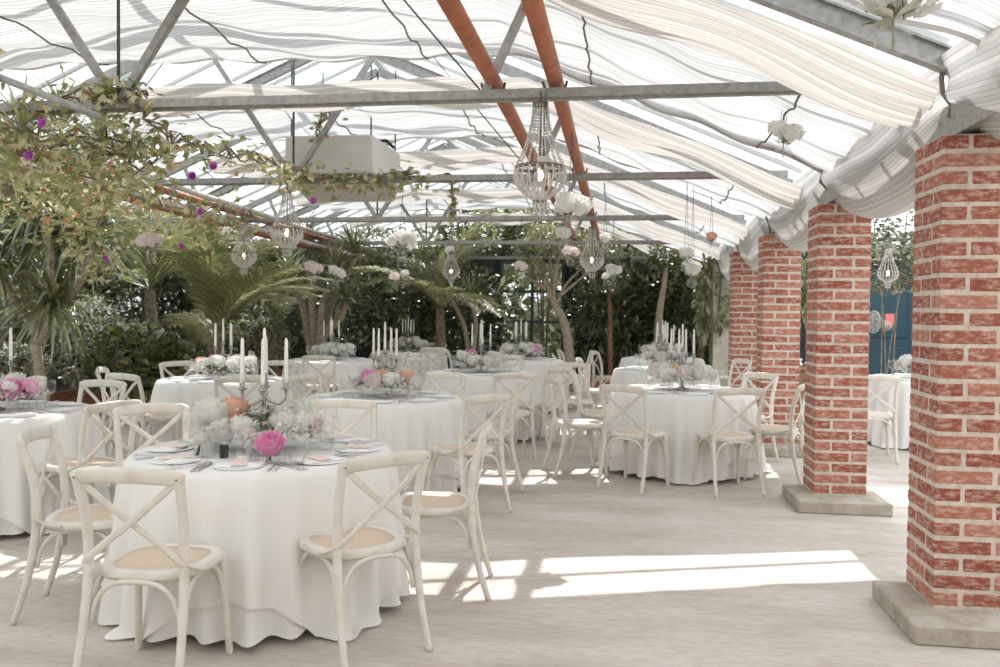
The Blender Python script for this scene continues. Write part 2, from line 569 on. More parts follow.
# ================================================================ building
GX, RX, LX = 1.6, -3.36, -8.32           # right gutter, ridge, left gutter
TIES = [2.6, 5.3, 8.35, 11.35, 14.3, 17.2]
RAFT = [1.4, 4.41, 6.97, 9.9, 12.85, 15.8]
ZT = [2.84, 2.83, 2.80, 2.73, 2.65, 2.58]
def drop(y): return -0.021*max(0.0, y-5.3)
def zroof(x, y):
    return 2.70 + 0.43*((GX-x) if x > RX else (x-LX)) + drop(y)
CP = [(1.52, 2.70), (-0.9, 3.70), (-4.9, 3.70), (-5.5, 3.68)]
def cprof(u):
    """shade profile: slope, level middle, slope"""
    L = [math.dist(CP[i], CP[i+1]) for i in range(3)]
    s = u*sum(L)
    for i in range(3):
        if s <= L[i] or i == 2:
            t = s/L[i]
            return CP[i][0]+(CP[i+1][0]-CP[i][0])*t, CP[i][1]+(CP[i+1][1]-CP[i][1])*t, u*sum(L)
        s -= L[i]

b = MB(); b.box((-1.5, 9.0, -0.1), (26, 30, 0.2))
structure(b.build('floor', M['floor'], smooth=False))
b = MB(); b.box((0, 40, -0.3), (160, 160, 0.2))
o = b.build('ground', principled('outside_grass', (0.10, 0.13, 0.05), 1.0, var=0.4, scale=2), smooth=False); structure(o); o.name = 'trim_1'

# roof glazing: limewashed panes, with strips of clear panes
def washmat():
    m, nt, nd, ln = newmat('limewashed_glass')
    out = N(nt, 'ShaderNodeOutputMaterial')
    t = N(nt, 'ShaderNodeBsdfTranslucent'); t.inputs[0].default_value = (0.93, 0.95, 0.96, 1)
    p = N(nt, 'ShaderNodeBsdfTransparent')
    a = N(nt, 'ShaderNodeMixShader'); a.inputs[0].default_value = 0.12
    ln.new(t.outputs[0], a.inputs[1]); ln.new(p.outputs[0], a.inputs[2])
    ln.new(a.outputs[0], out.inputs[0])
    return m
M['wash'] = washmat()
def slab(b, x0, x1, y0, y1):
    P = [b.vert((x, y, zroof(x, y)+0.16)) for x, y in ((x0, y0), (x1, y0), (x1, y1), (x0, y1))]
    b.face(*P)
wash = MB(); clear = MB(); sidew = MB(); sidec = MB()
def aisle(b, y0, y1):
    P = [b.vert((x, y, z+drop(y))) for x, y, z in ((1.7, y0, 3.05), (6.6, y0, 3.2), (6.6, y1, 3.2), (1.7, y1, 3.05))]
    b.face(*P)
bd = MB(); ys = 2.2  # unseen translucent roof screen behind the camera, added to cut the light there
for x0, x1 in ((LX, RX), (RX, GX)): slab(bd, x0, x1, -3.2, ys)
aisle(bd, -3.2, ys)
M['lightscreen'] = linenmat('unseen_light_screen', (0.80, 0.79, 0.78), 0.62)
structure(bd.build('ceiling_light_screen', M['lightscreen'], smooth=False))
clears = [(2.2, 21.0)]
STRIPS = [(9.25, 9.95), (12.2, 12.9)]
for c0, c1 in clears:
    for x0, x1 in ((LX, RX), (RX, GX)):
        slab(clear, x0, x1, c0, c1)
    ys = c1
ys = 2.2
for c0, c1 in STRIPS:
    aisle(sidew, ys, c0); aisle(sidec, c0, c1); ys = c1
aisle(sidew, ys, 20.5)
structure(clear.build('window_1', M['roofglass'], smooth=False))
structure(sidew.build('ceiling', M['wash'], smooth=False))
structure(sidec.build('window_2', M['roofglass'], smooth=False))

# glazing bars run up the slope
b = MB()
for k in range(0, 41):
    y = -2.5+0.59*k
    for x0, x1 in ((LX, RX), (RX, GX)):
        b.tube([(x0, y, zroof(x0, y)+.14), (x1, y, zroof(x1, y)+.14)], [1, 1], 4, flat=(.035, .035))
b.tube([(RX, -3, zroof(RX, -3)+.15), (RX, 5.3, zroof(RX, 5.3)+.15), (RX, 20, zroof(RX, 20)+.15)], .05, 6)
structure(b.build('trim_2', M['alu'], smooth=False))

ordn = ['nearest', 'second', 'third', 'fourth', 'fifth', 'farthest']
# roof trusses
for k, y in enumerate(TIES):
    if k == 0: continue
    zt = ZT[k]; dy = drop(y)
    xr = GX-(zt-2.70-dy)/0.43+.30; xl = LX+(GX-xr)
    t = thing('roof_truss', 'grey steel roof truss crossing the hall, %s of those seen from the camera' % (['', 'first', 'second', 'third', 'fourth', 'fifth'][k]), 'roof truss', (RX, y, zt), 0, 'roof trusses')
    def L(x, z): return (x-RX, 0, z-zt)
    b = MB(); b.tube([L(xl, zt), L(xr, zt)], [1, 1], 4, flat=(.055, .055)); 
    b.tube([(xl-RX, .035, -.03), (xr-RX, .035, -.03)], [1, 1], 4, flat=(.05, .012))
    b.build('tie_beam', M['steel'], t, False)
    for x0, x1 in ((LX+.1, RX), (RX, GX-.05)):
        b = MB(); b.tube([L(x0, zroof(x0, y)+.03), L(x1, zroof(x1, y)+.03)], [1, 1], 4, flat=(.06, .10))
        b.build('top_chord', M['steel'], t, False)
    for xn, sl in ((RX, .68), (RX, -.68), (-.88, .46), (-5.84, -.46)):
        # from the node on the tie up to the chord
        s = 0.0
        while zt+s < zroof(xn+sl*s, y): s += .01
        b = MB(); b.tube([L(xn, zt), L(xn+sl*s, zt+s)], [1, 1], 4, flat=(.05, .05))
        b.build('web_strut', M['steel'], t, False)
    for xn, sl in ((-.88, -.85), (-5.84, .85)):
        s = 0.0
        while zt+s < zroof(xn+sl*s, y): s += .01
        b = MB(); b.tube([L(xn, zt), L(xn+sl*s, zt+s)], .006, 5); b.build('tension_wire', M['darksteel'], t)
    b = MB(); b.tube([L(RX, zt), L(RX, zroof(RX, y))], .012, 6); b.build('hanger_rod', M['darksteel'], t)
    for xx in (-.83, -.44):
        b = MB()
        b.tube([(xx-RX+.075*math.cos(a), 0.04, .085+.075*math.sin(a)) for a in [PI*(1+q/8) for q in range(9)]], .009, 5)
        b.build('pipe_hook', M['darksteel'], t)
# plain rafters between trusses
for k, y in enumerate(RAFT):
    if k == 0: continue
    t = thing('roof_rafter', 'grey steel beam sloping up between two trusses, %s from the camera' % ['', 'first', 'second', 'third', 'fourth', 'fifth'][k], 'rafter', (GX, y, 2.70+drop(y)), 0, 'plain roof rafters')
    for s in (1, -1):
        # I section
        b = MB()
        x0, x1 = (GX-.02, RX) if s == 1 else (LX+.02, RX)
        for w, h, o_ in ((.07, .012, .055), (.07, .012, -.055), (.012, .11, 0)):
            P0 = Vector((x0-GX, 0, zroof(x0, y)-2.70-drop(y)+o_-.02)); P1 = Vector((x1-GX, 0, zroof(x1, y)-2.70-drop(y)+o_-.02))
            b.tube([P0, P1], [1, 1], 4, flat=(w, h), upv=(0, 0, 1))
        b.build('beam', M['steel'], t, False)

# shade curtains: an extended piece and a gathered bundle in each bay
def curtain(name, label, y0, y1, sag, bunch, seed, group):
    rr = random.Random(seed)
    ph = [rr.uniform(0, 6.28) for _ in range(8)]
    nx, ny = 110, 34 if bunch else 22
    full = (y1-y0)*(2.6 if bunch else 1.05)
    def fn(u, v):
        x, z, s = cprof(u)
        y = y0+(y1-y0)*v
        ends = 1.0
        w = .5+.5*math.sin(s*4.2+ph[0])              # hangs between the cords 1.5 m apart
        if bunch:
            lift = .05+.07*w*math.sin(s*.9+ph[1])**2
            dz = -abs(math.sin(v*PI*3+.5*math.sin(s*1.3+ph[2])))*(.07+.05*w) - sag*math.sin(PI*v)*(.6+.4*w)
            y += .05*math.sin(s*1.1+ph[3])
        else:
            dz = -sag*math.sin(PI*v)*(.55+.45*w) - .018*math.sin(s*9+ph[4]+v*5) - .02*math.sin(v*21+s*.8+ph[5])
            y += .03*math.sin(s*1.6+ph[6])
        return (x, y, z-.06+dz+drop(y))
    def uvf(u, v): return (cprof(u)[2], full*v)
    b = MB(); b.grid(fn, nx, ny, uvf)
    t = thing(name, label, 'shade curtain', (RX, (y0+y1)/2, 3.4), 0, group)
    o = b.build('cloth', M['bundle' if bunch else 'shade'], t); o.location = (-RX, -(y0+y1)/2, -3.4)
    Ltot = cprof(1)[2]
    for q in range(1, 8):
        if bunch: break
        u = (q*1.42-.9)/Ltot
        c = MB(); c.tube([Vector(fn(u, i/14))+Vector((0.01*math.sin(i*2.1+q), 0, -.012)) for i in range(15)], .0075, 5)
        o = c.build('seam_cord', M['cord'], t); o.location = (-RX, -(y0+y1)/2, -3.4)
    if not bunch:
        c = MB(); c.tube([Vector(fn(i/80, 1.0)) for i in range(81)], .016, 6)
        o = c.build('hem', M['gutter'], t); o.location = (-RX, -(y0+y1)/2, -3.4)
    return t
for k in range(0, 6):
    ty = TIES[k]
    ay = [3.95, RAFT[2]-.02, RAFT[3]-.02, RAFT[4]-.02, RAFT[5]-.02, 18.4][k]
    if k < 5:
        curtain('shade_curtain', 'white striped shade curtain spread under the roof glass, %s stretch from the camera' % ordn[k], ty-.14, ay, .10, False, 10+k, 'spread shade curtains')
    if k > 0:
        curtain('shade_curtain', 'bundled beige folds of shade curtain hanging along the %s roof truss' % ['', 'first', 'second', 'third', 'fourth', 'fifth'][k], ty-.78, ty-.14, .10, True, 30+k, 'gathered shade curtains')

# heating pipes
def pipe(label, pts, r, mat, group):
    b = MB(); b.tube(pts, r, 12)
    o = b.build('heating_pipe', M[mat])
    return tag(o, label, 'pipe', group)
def prun(x, z, y0, y1):
    return [(x, y0, z), (x, 5.3, z), (x, y1, z+drop(y1))]
pipe('rust orange heating pipe running along the roof, the left one of the pair', prun(-.83, 2.93, .5, 14.4), .05, 'rust', None)
pipe('rust orange heating pipe running along the roof, the right one of the pair', prun(-.44, 2.93, .5, 18.6), .05, 'rust', None)
for k, (x, z, r, mt, lb) in enumerate([(-5.2, 2.90, .04, 'rust', 'uppermost rust pipe of the bundle by the plants on the left'),
        (-5.32, 2.80, .04, 'rust', 'middle rust pipe of the bundle by the plants on the left'),
        (-5.22, 2.70, .038, 'rust', 'lowest rust pipe of the bundle by the plants on the left'),
        (-5.03, 2.93, .035, 'whitepipe', 'pale pipe on the inner side of the rust pipe bundle on the left'),
        (-5.06, 2.72, .032, 'whitepipe', 'thin pale pipe below the rust pipe bundle on the left')]):
    pipe(lb, prun(x, z, 3.5, 19.0), r, mt, None)
# loose pole hanging by the first truss
b = MB(); b.tube([W(-14, 72, 5.1), W(100, 117, 5.1)], .022, 10)
tag(b.build('hanging_pole', M['steel']), 'grey metal pole hanging slantwise in the upper left corner below the truss', 'pole')

# brick pillars
PX, PW, BZ, NC = 1.465, 0.387, 0.0825, 27
PYS = [4.235+2.538*k for k in range(4)]
def pillar(y0, label, seed):
    rr = random.Random(seed)
    cx, cyy = PX+PW/2, y0+PW/2
    t = thing('brick_pillar', label, 'pillar', (cx, cyy, 0), 0, 'brick pillars')
    b = MB(); b.rbox((-.02, -.115, .0455), (PW+.28, PW+.27, .091), .008)
    b.build('plinth', M['concrete'], t, False)
    b = MB(); H = NC*BZ; b.box((0, 0, .09+H/2), (PW-.009, PW-.009, H)); b.build('mortar', M['mortar'], t, False)
    b = MB()
    Lb, Wb, hb = .254, .114, .064
    for n in range(NC):
        z = .091+BZ*n+BZ/2+.004
        for q in range(4):
            b.cur = rr.random()
            # pinwheel bond, its hand changing every course
            off = -PW/2+Lb/2
            c = Vector((off if n % 2 else -off, -PW/2+Wb/2, 0))
            rot = Matrix.Rotation(q*PI/2, 3, 'Z')
            c = rot @ c
            jit = Vector((rr.uniform(-.0015, .0015), rr.uniform(-.0015, .0015), rr.uniform(-.002, .002)))
            b.rbox(Vector((c.x, c.y, z))+jit, (Lb-rr.uniform(0, .003), Wb, hb-rr.uniform(0, .006)), .004, rot)
    b.build('brickwork', M['brick'], t, False)
for y, lb in zip(PYS, ['red brick pillar at the right edge, the largest and nearest', 'red brick pillar second from the camera, standing alone on a low plinth', 'red brick pillar third from the camera, behind the sunlit white chair', 'red brick pillar fourth from the camera, half behind the third']):
    pillar(y, lb, int(y*100))
b = MB(); b.box((0, 0, 1.15), (.36, .36, 2.3))
b.box((0, 0, .045), (.6, .6, .09))
o = b.build('rendered_pillar', M['cream'], smooth=False); o.location = (1.66, 14.6, 0)
tag(o, 'plain pale rendered pillar half covered in ivy, farthest of the row', 'pillar')
b = MB(); b.box((1.66, 8, 2.42), (.2, 22, .16)); 
b2 = b.build('trim_3', M['steel'], smooth=False); structure(b2)

# draped gutter cloth, one swag per bay
def swag(y0, y1, label, seed):
    rr = random.Random(seed); ph = rr.uniform(0, 6)
    t = thing('draped_cloth', label, 'draped cloth', (1.62, (y0+y1)/2, 2.4), 0, 'draped cloth swags above the pillars')
    def fn(u, v):
        y = y0+(y1-y0)*u
        s = math.sin(PI*u)
        zb = 2.36-.235*s**.85
        zg = 2.72-.03*s
        # half pipe section, room side bulging
        a = PI*(v*1.0)
        x = 1.74-(.22+.02*s)*math.cos(a)-.02*s
        z = zg-(zg-zb)*math.sin(a)**.8 if v < .62 else zg-(zg-zb)*math.sin(a)**.8
        gather = (1-s)**3
        x += .018*gather*math.sin(v*40+ph)+.008*math.sin(v*9+u*14+ph)
        z += .010*math.sin(u*9+v*6+ph)
        return (x-1.62, y-(y0+y1)/2, z+drop(y)-2.4)
    b = MB(); b.grid(fn, 48, 30, lambda u, v: (u*(y1-y0), v*1.05))
    b.build('cloth', M['gutter'], t)
    c = MB(); c.tube([Vector(fn(.0, j/16))+Vector((-.01, .0, -.008)) for j in range(17)], .013, 6)
    c.build('tie_cord', M['cord'], t)
cs = [1.89]+[y+PW/2 for y in PYS]+[14.6, 17.1]
swl = ['above the nearest pillar, running out of the picture', 'between the nearest and second pillars', 'between the second and third pillars', 'between the third and fourth pillars', 'between the fourth pillar and the pale pillar', 'beyond the pale pillar']
for k in range(len(cs)-1):
    swag(cs[k], cs[k+1], 'white draped cloth swag hung '+swl[k], k)

# ---- walls
# gable boarding beside and above the glazed opening
wb = MB()
X0, X1, Z0, Z1 = -2.80, -1.38, .35, 2.62
wx0, wx1 = -10.5, 7.2
for x0, x1, z0, z1 in ((wx0, X0, 0, 3.0), (X1, wx1, 0, 3.0), (X0, X1, 0, Z0), (X0, X1, Z1, 3.0)):
    wb.box(((x0+x1)/2, 19.7, (z0+z1)/2), (x1-x0, .12, z1-z0))
structure(wb.build('wall_back', M['darkwall'], smooth=False))
fr = MB()
for x in (X0, (X0+X1)/2, X1): fr.box((x, 19.66, (Z0+Z1)/2), (.07, .1, Z1-Z0))
for z in (Z0, 1.25, 1.95, Z1): fr.box(((X0+X1)/2, 19.66, z), (X1-X0, .09, .06))
o = structure(fr.build('window_3', M['darksteel'], smooth=False))
g = MB(); g.box(((X0+X1)/2, 19.68, (Z0+Z1)/2), (X1-X0, .01, Z1-Z0))
g.build('pane', M['roofglass'], o, False)
# dark slatted rail high on the back wall
b = MB()
for z in (2.62, 2.78, 2.94): b.box((-.6, 19.4, z), (4.2, .05, .05))
for x in (-2.4, -1.2, 0, 1.2): b.box((x, 19.45, 2.7), (.05, .06, .6))
structure(b.build('trim_4', M['darksteel'], smooth=False))
# left wall: dark low wall, glass above, pale rails
b = MB(); b.box((-10.2, 9, .6), (.12, 22, 1.2)); structure(b.build('wall_left', M['darkwall'], smooth=False))
b = MB()
for z in (1.3, 1.75, 2.2, 2.65): b.box((-10.15, 9, z), (.06, 22, .06))
for k in range(12): b.box((-10.15, -1.5+2*k, 1.95), (.07, .07, 1.5))
structure(b.build('trim_5', M['cream'], smooth=False))
b = MB(); b.box((-10.2, 9, 1.95), (.01, 22, 1.5)); structure(b.build('window_4', M['roofglass'], smooth=False))
b = MB(); P = [b.vert(p) for p in ((-10.3, -2, 4.2), (-8.3, -2, 3.9), (-8.3, 20, 3.9), (-10.3, 20, 4.2))]; b.face(*P)
structure(b.build('ceiling.002', M['wash'], smooth=False))
b = MB(); b.box((-1.5, -3.2, 1.6), (17.6, .12, 3.2)); structure(b.build('wall_front_blocker', M['cream'], smooth=False))  # unseen wall added behind the camera to block light coming from there
b = MB(); P = [b.vert(p) for p in ((-8.3, -2, 2.9), (-8.3, 20, 2.6), (-8.3, 20, 3.9), (-8.3, -2, 3.9))]; b.face(*P)
P = [b.vert(p) for p in ((-10.25, -2, 2.7), (-10.25, 20, 2.7), (-10.25, 20, 4.2), (-10.25, -2, 4.2))]; b.face(*P)
structure(b.build('window_5', M['roofglass'], smooth=False))
# aisle walls on the right
b = MB(); b.box((6.7, 8, 1.25), (.12, 23, 2.5)); structure(b.build('wall_right', M['cream'], smooth=False))
YA = 14.9
b = MB()
DX0, DX1 = 3.9, 4.75
for x0, x1, z0, z1 in ((2.3, DX0, 0, 2.6), (DX1, 7.2, 0, 2.6), (DX0, DX1, 2.15, 2.6)):
    b.box(((x0+x1)/2, YA, (z0+z1)/2), (x1-x0, .12, z1-z0))
structure(b.build('wall_aisle', M['darkwall'], smooth=False))
b = MB(); b.box(((DX0+DX1)/2, YA, 1.07), (DX1-DX0, .06, 2.14))
d = structure(b.build('door_1', M['teal'], smooth=False))
b = MB()
for x0, x1, z0, z1 in ((.10, .75, .15, .95), (.10, .75, 1.1, 2.0)):
    b.rbox((DX0+(x0+x1)/2, YA-.035, (z0+z1)/2), (x1-x0, .03, z1-z0), .01)
b.build('door_panel', M['teal'], d, False)
b = MB(); b.ball((DX0+.1, YA-.08, 1.02), .03, 8, 6); b.build('door_handle', M['silver'], d)
b = MB()
for x in (4.9,): b.box((x, YA-.07, 1.2), (.14, .06, 2.4))
for z in (1.15, 1.35): b.box((5.1, YA-.1, z), (.5, .05, .06))
structure(b.build('trim_6', M['cream'], smooth=False))

# planting beds with a terracotta edge
def bed(name, label, x0, x1, y0, y1, h):
    t = thing(name, label, 'planting bed', ((x0+x1)/2, (y0+y1)/2, 0))
    b = MB()
    sx, sy = x1-x0, y1-y0
    for c, d in (((0, -sy/2+.06, h/2), (sx, .12, h)), ((sx/2-.06, 0, h/2), (.12, sy-.24, h)), ((-sx/2+.06, 0, h/2), (.12, sy-.24, h)), ((0, sy/2-.06, h/2), (sx, .12, h))):
        b.rbox(c, d, .01)
    b.build('edging', M['terracotta'], t, False)
    b = MB(); b.box((0, 0, h*.45), (sx-.2, sy-.2, h*.9)); b.build('soil', M['soil'], t, False)
bed('planting_bed', 'long planting bed with terracotta edging along the left side', -10.1, -7.4, 8.6, 15.9, .35)
bed('planting_bed', 'planting bed along the dark back wall', -10.1, 5.0, 16.0, 19.5, .30)
# ================================================================ crossback chairs
def arc3(a, b, c, n=8):
    return bez([a, b, c], n)
def make_chair():
    t = thing('crossback_chair', '', 'chair')
    # seat outline, wider at the front (+y)
    def ol(a, k=1.0):
        c, s = math.cos(a), math.sin(a)
        x = math.copysign(abs(c)**.62, c)*.213*(1+.085*s)
        y = math.copysign(abs(s)**.68, s)*.205
        return x*k, y*k
    n = 36
    b = MB()
    prof = [(.80, .448), (.985, .428), (1.0, .440), (1.0, .458), (.975, .467), (.80, .465), (.785, .458)]
    rings = [[b.vert((*ol(2*PI*j/n, k), z)) for j in range(n)] for k, z in prof]
    for q in range(len(rings)):
        q2 = (q+1) % len(rings)
        for j in range(n):
            b.face(rings[q][j], rings[q][(j+1)%n], rings[q2][(j+1)%n], rings[q2][j])
    b.build('seat_frame', M['paint'], t)
    b = MB()
    rs = [[b.vert((*ol(2*PI*j/n, k), z)) for j in range(n)] for k, z in ((.80, .452), (.80, .463), (.5, .464), (.2, .4645))]
    for q in range(3):
        for j in range(n): b.face(rs[q][j], rs[q][(j+1)%n], rs[q+1][(j+1)%n], rs[q+1][j])
    b.face(*rs[0][::-1]); b.face(*rs[3])
    b.build('rattan_seat', M['rattan'], t)['label'] = 'tan woven rattan seat panel'
    for s in (-1, 1):
        b = MB()
        p = bez([(s*.205, -.300, 0), (s*.199, -.245, .18), (s*.194, -.212, .36), (s*.192, -.200, .50), (s*.194, -.212, .66), (s*.200, -.250, .80), (s*.202, -.268, .852)], 6)
        r = [.0145+.0045*min(1, i/14) for i in range(len(p))]
        b.tube(p, r, 10); b.build('back_post', M['paint'], t)
        b = MB()
        p = bez([(s*.185, .150, .446), (s*.190, .160, .30), (s*.198, .176, .12), (s*.205, .190, 0)], 5)
        b.tube(p, [.0185-.004*i/(len(p)-1) for i in range(len(p))], 10); b.build('front_leg', M['paint'], t)
    # top rail, bowed back, rounded ends
    b = MB()
    p = [Vector((x, -.258-.034*(1-(x/.22)**2), .838+.014*(1-(x/.22)**2))) for x in [(-.222+.444*i/20) for i in range(21)]]
    sc = [.55, .85]+[1.0]*17+[.85, .55]
    b.tube(p, sc, 12, flat=(.064, .024), upv=(0, 1, .18)); b.build('top_rail', M['paint'], t)
    # the X: two bentwood straps running on to the seat sides
    for s, o in ((-1, 0), (1, .012)):
        b = MB()
        p = bez([(s*.186, -.262+o*.3, .822), (s*.10, -.252-o, .745), (0, -.238-o, .662), (-s*.10, -.226-o, .585), (-s*.190, -.221, .508), (-s*.214, -.170, .475), (-s*.217, -.085, .452)], 5)
        b.tube(p, 1.0, 8, flat=(.030, .009), upv=(0, 1, .1)); b.build('cross_strap', M['paint'], t)
    # bentwood arches under the seat
    def arch(A, B):
        A = Vector(A); B = Vector(B); d = B-A
        pts = [A, A+d*.04+Vector((0, 0, .07)), A+d*.16+Vector((0, 0, .135)), A+d*.34+Vector((0, 0, .162)), A+d*.66+Vector((0, 0, .162)), A+d*.84+Vector((0, 0, .135)), A+d*.96+Vector((0, 0, .07)), B]
        q = MB(); q.tube(bez(pts, 4), .0105, 8); q.build('bent_brace', M['paint'], t)
    arch((-.180, -.205, .262), (.180, -.205, .262)); arch((-.180, .150, .262), (.180, .150, .262))
    arch((-.188, -.200, .262), (-.186, .150, .262)); arch((.188, -.200, .262), (.186, .150, .262))
    for s in (-1, 1):
        b = MB(); b.ball((s*.200, -.279, .838), .0055, 8, 4); b.build('screw', M['darksteel'], t)['label'] = 'dark screw head'
    return t
CH0 = make_chair()
first_chair = [True]
def chair(xc, Z, face, label):
    """xc, Z: seat centre in camera ground coordinates; face: heading in the same frame, or a table to face"""
    x, y = cw(xc, Z)
    if isinstance(face, str):
        tx, ty = TAB[face][:2]
        d = Vector((tx-x, ty-y))
    else:
        d = Vector(cw(*face))
    rz = math.atan2(d.y, d.x)-PI/2
    label = 'whitewashed crossback chair '+label
    if first_chair[0]:
        first_chair[0] = False
        CH0.location = (x, y, 0); CH0.rotation_euler = (0, 0, rz); CH0['label'] = label; CH0['group'] = 'crossback chairs'
        return CH0
    return dup(CH0, (x, y, 0), rz, label, 'crossback chairs')

# ================================================================ tables
TABC = {  # camera ground coordinates, name
 'A': (-1.20, 4.33, 'the nearest round table'),
 'B': (-3.52, 5.90, 'the left edge table'),
 'C': (-.96, 7.10, 'the table behind the nearest'),
 'D': (-.22, 10.05, 'the table left of the aisle'),
 'E': (.32, 12.9, 'the table before the back window'),
 'F': (-2.85, 8.75, 'the table beside left palms'),
 'G': (-2.45, 12.35, 'the table below spiky trees'),
 'H': (-1.62, 15.0, 'the farthest back left table'),
 'I': (1.72, 8.00, 'the large right hand table'),
 'J': (2.12, 10.9, 'the middle right hand table'),
 'K': (2.60, 13.6, 'the farthest right hand table'),
 'L': (4.90, 9.80, 'the side aisle table'),
}
TNAME = {k: v[2] for k, v in TABC.items()}
TAB = {k: (*cw(v[0], v[1]), v[2]) for k, v in TABC.items()}
TR, TH = .64, .75
def make_table():
    t = thing('round_table', '', 'table')
    b = MB(); b.lathe([(0, .715), (TR-.012, .715), (TR-.004, .722), (TR-.004, .736), (TR-.012, .742), (0, .742)], 48, closed=False)
    b.build('tabletop', M['wood'], t)
    for k in range(4):
        a = PI/4+k*PI/2
        b = MB(); b.tube([(.40*math.cos(a), .40*math.sin(a), .715), (.45*math.cos(a), .45*math.sin(a), 0)], [.02, .015], 8)
        b.build('leg', M['darksteel'], t)
    return t
def drape(name, side, seed, z_top, amp, nf, zmin, taper=.14, rot=0.0):
    """cloth laid over a round top; side None = round cloth to the floor"""
    rr = random.Random(seed)
    ph = [rr.uniform(0, 6.28) for _ in range(6)]
    n, rows = 288, 22
    off = .016 if side is not None else 0.0
    b = MB()
    rings = []
    R0 = TR+.006+z_top*.0
    for q in range(5):
        r = R0*[.0, .35, .7, .93, .985][q]
        rings.append([b.vert((r*math.cos(2*PI*j/n), r*math.sin(2*PI*j/n), z_top+.0015*math.sin(6*j*2*PI/n+ph[0])*(q > 1)-(.004 if q == 4 else 0))) for j in range(n)])
    def hang(a):
        if side is None: return z_top-zmin
        c = a-rot
        ext = side/2/max(abs(math.cos(c)), abs(math.sin(c)))
        return ext-TR
    for q in range(1, rows+1):
        t = q/rows
        ring = []
        for j in range(n):
            a = 2*PI*j/n
            h = hang(a)
            hh = h*t
            corner = max(0.0, h-.55)/.45 if side is not None else 0.0
            # folds open out towards the hem
            f = math.sin(nf*a+ph[1]+.9*math.sin(2*a+ph[2])+.7*math.sin(5*a+ph[4]))
            f2 = math.sin((nf*.53)*a*1.0+ph[3]) if False else math.sin(round(nf*.45)*a+ph[3])
            w = min(1.0, hh/.75)
            fold = amp*w**.8*(f*.75+f2*.45)
            if side is not None: fold += .10*corner*w*abs(math.cos(2*(a-rot)+PI))*.5
            z = z_top-hh-.010*min(1, t*6)
            r = R0+.006*min(1, t*8)+taper*w*.85+fold+off*min(1, t*5)
            if z < zmin:                      # spare cloth lies out on the floor
                r += (zmin-z)*.22; z = zmin+.006*math.sin(a*23+t*9)+.004
            ring.append(b.vert((r*math.cos(a), r*math.sin(a), z)))
        rings.append(ring)
    for q in range(len(rings)-1):
        for j in range(n):
            b.face(rings[q][j], rings[q+1][j], rings[q+1][(j+1)%n], rings[q][(j+1)%n])
    return b.build(name, M['linen'])
OV = [math.radians(a) for a in (12, 40, -10)]
tproto = make_table()
under = [drape('tablecloth', None, 40+k, .7475, .052, 23+2*k, .035, .07) for k in range(3)]
over = [drape('table_overlay', 2.36, 40+k, .7535, .052, 23+2*k, .012, .07, OV[k]) for k in range(3)]
used = set()
def put(o, loc, rz, label, cat, group):
    if o.name in used: c = o.copy(); COL.objects.link(c)
    else: c = o; used.add(o.name)
    c.location = loc; c.rotation_euler = (0, 0, rz)
    return tag(c, label, cat, group)
OROT = {'A': math.radians(9), 'B': math.radians(20), 'I': math.radians(-12)}
for k, (key, (x, y, nm)) in enumerate(TAB.items()):
    if k == 0:
        tproto.location = (x, y, 0); tproto['label'] = 'legs and bare top under the cloths of %s' % nm; tproto['group'] = 'round banquet tables'
    else:
        dup(tproto, (x, y, 0), k*.3, 'legs and bare top under the cloths of %s' % nm, 'round banquet tables')
    put(under[k % 3], (x, y, 0), k*1.3, 'floor length white cloth under the overlay on %s' % nm, 'tablecloth', 'floor length tablecloths')
    put(over[k % 3], (x, y, 0), k*1.3, 'white square overlay cloth with hanging corners on %s' % nm, 'tablecloth', 'square overlay cloths')

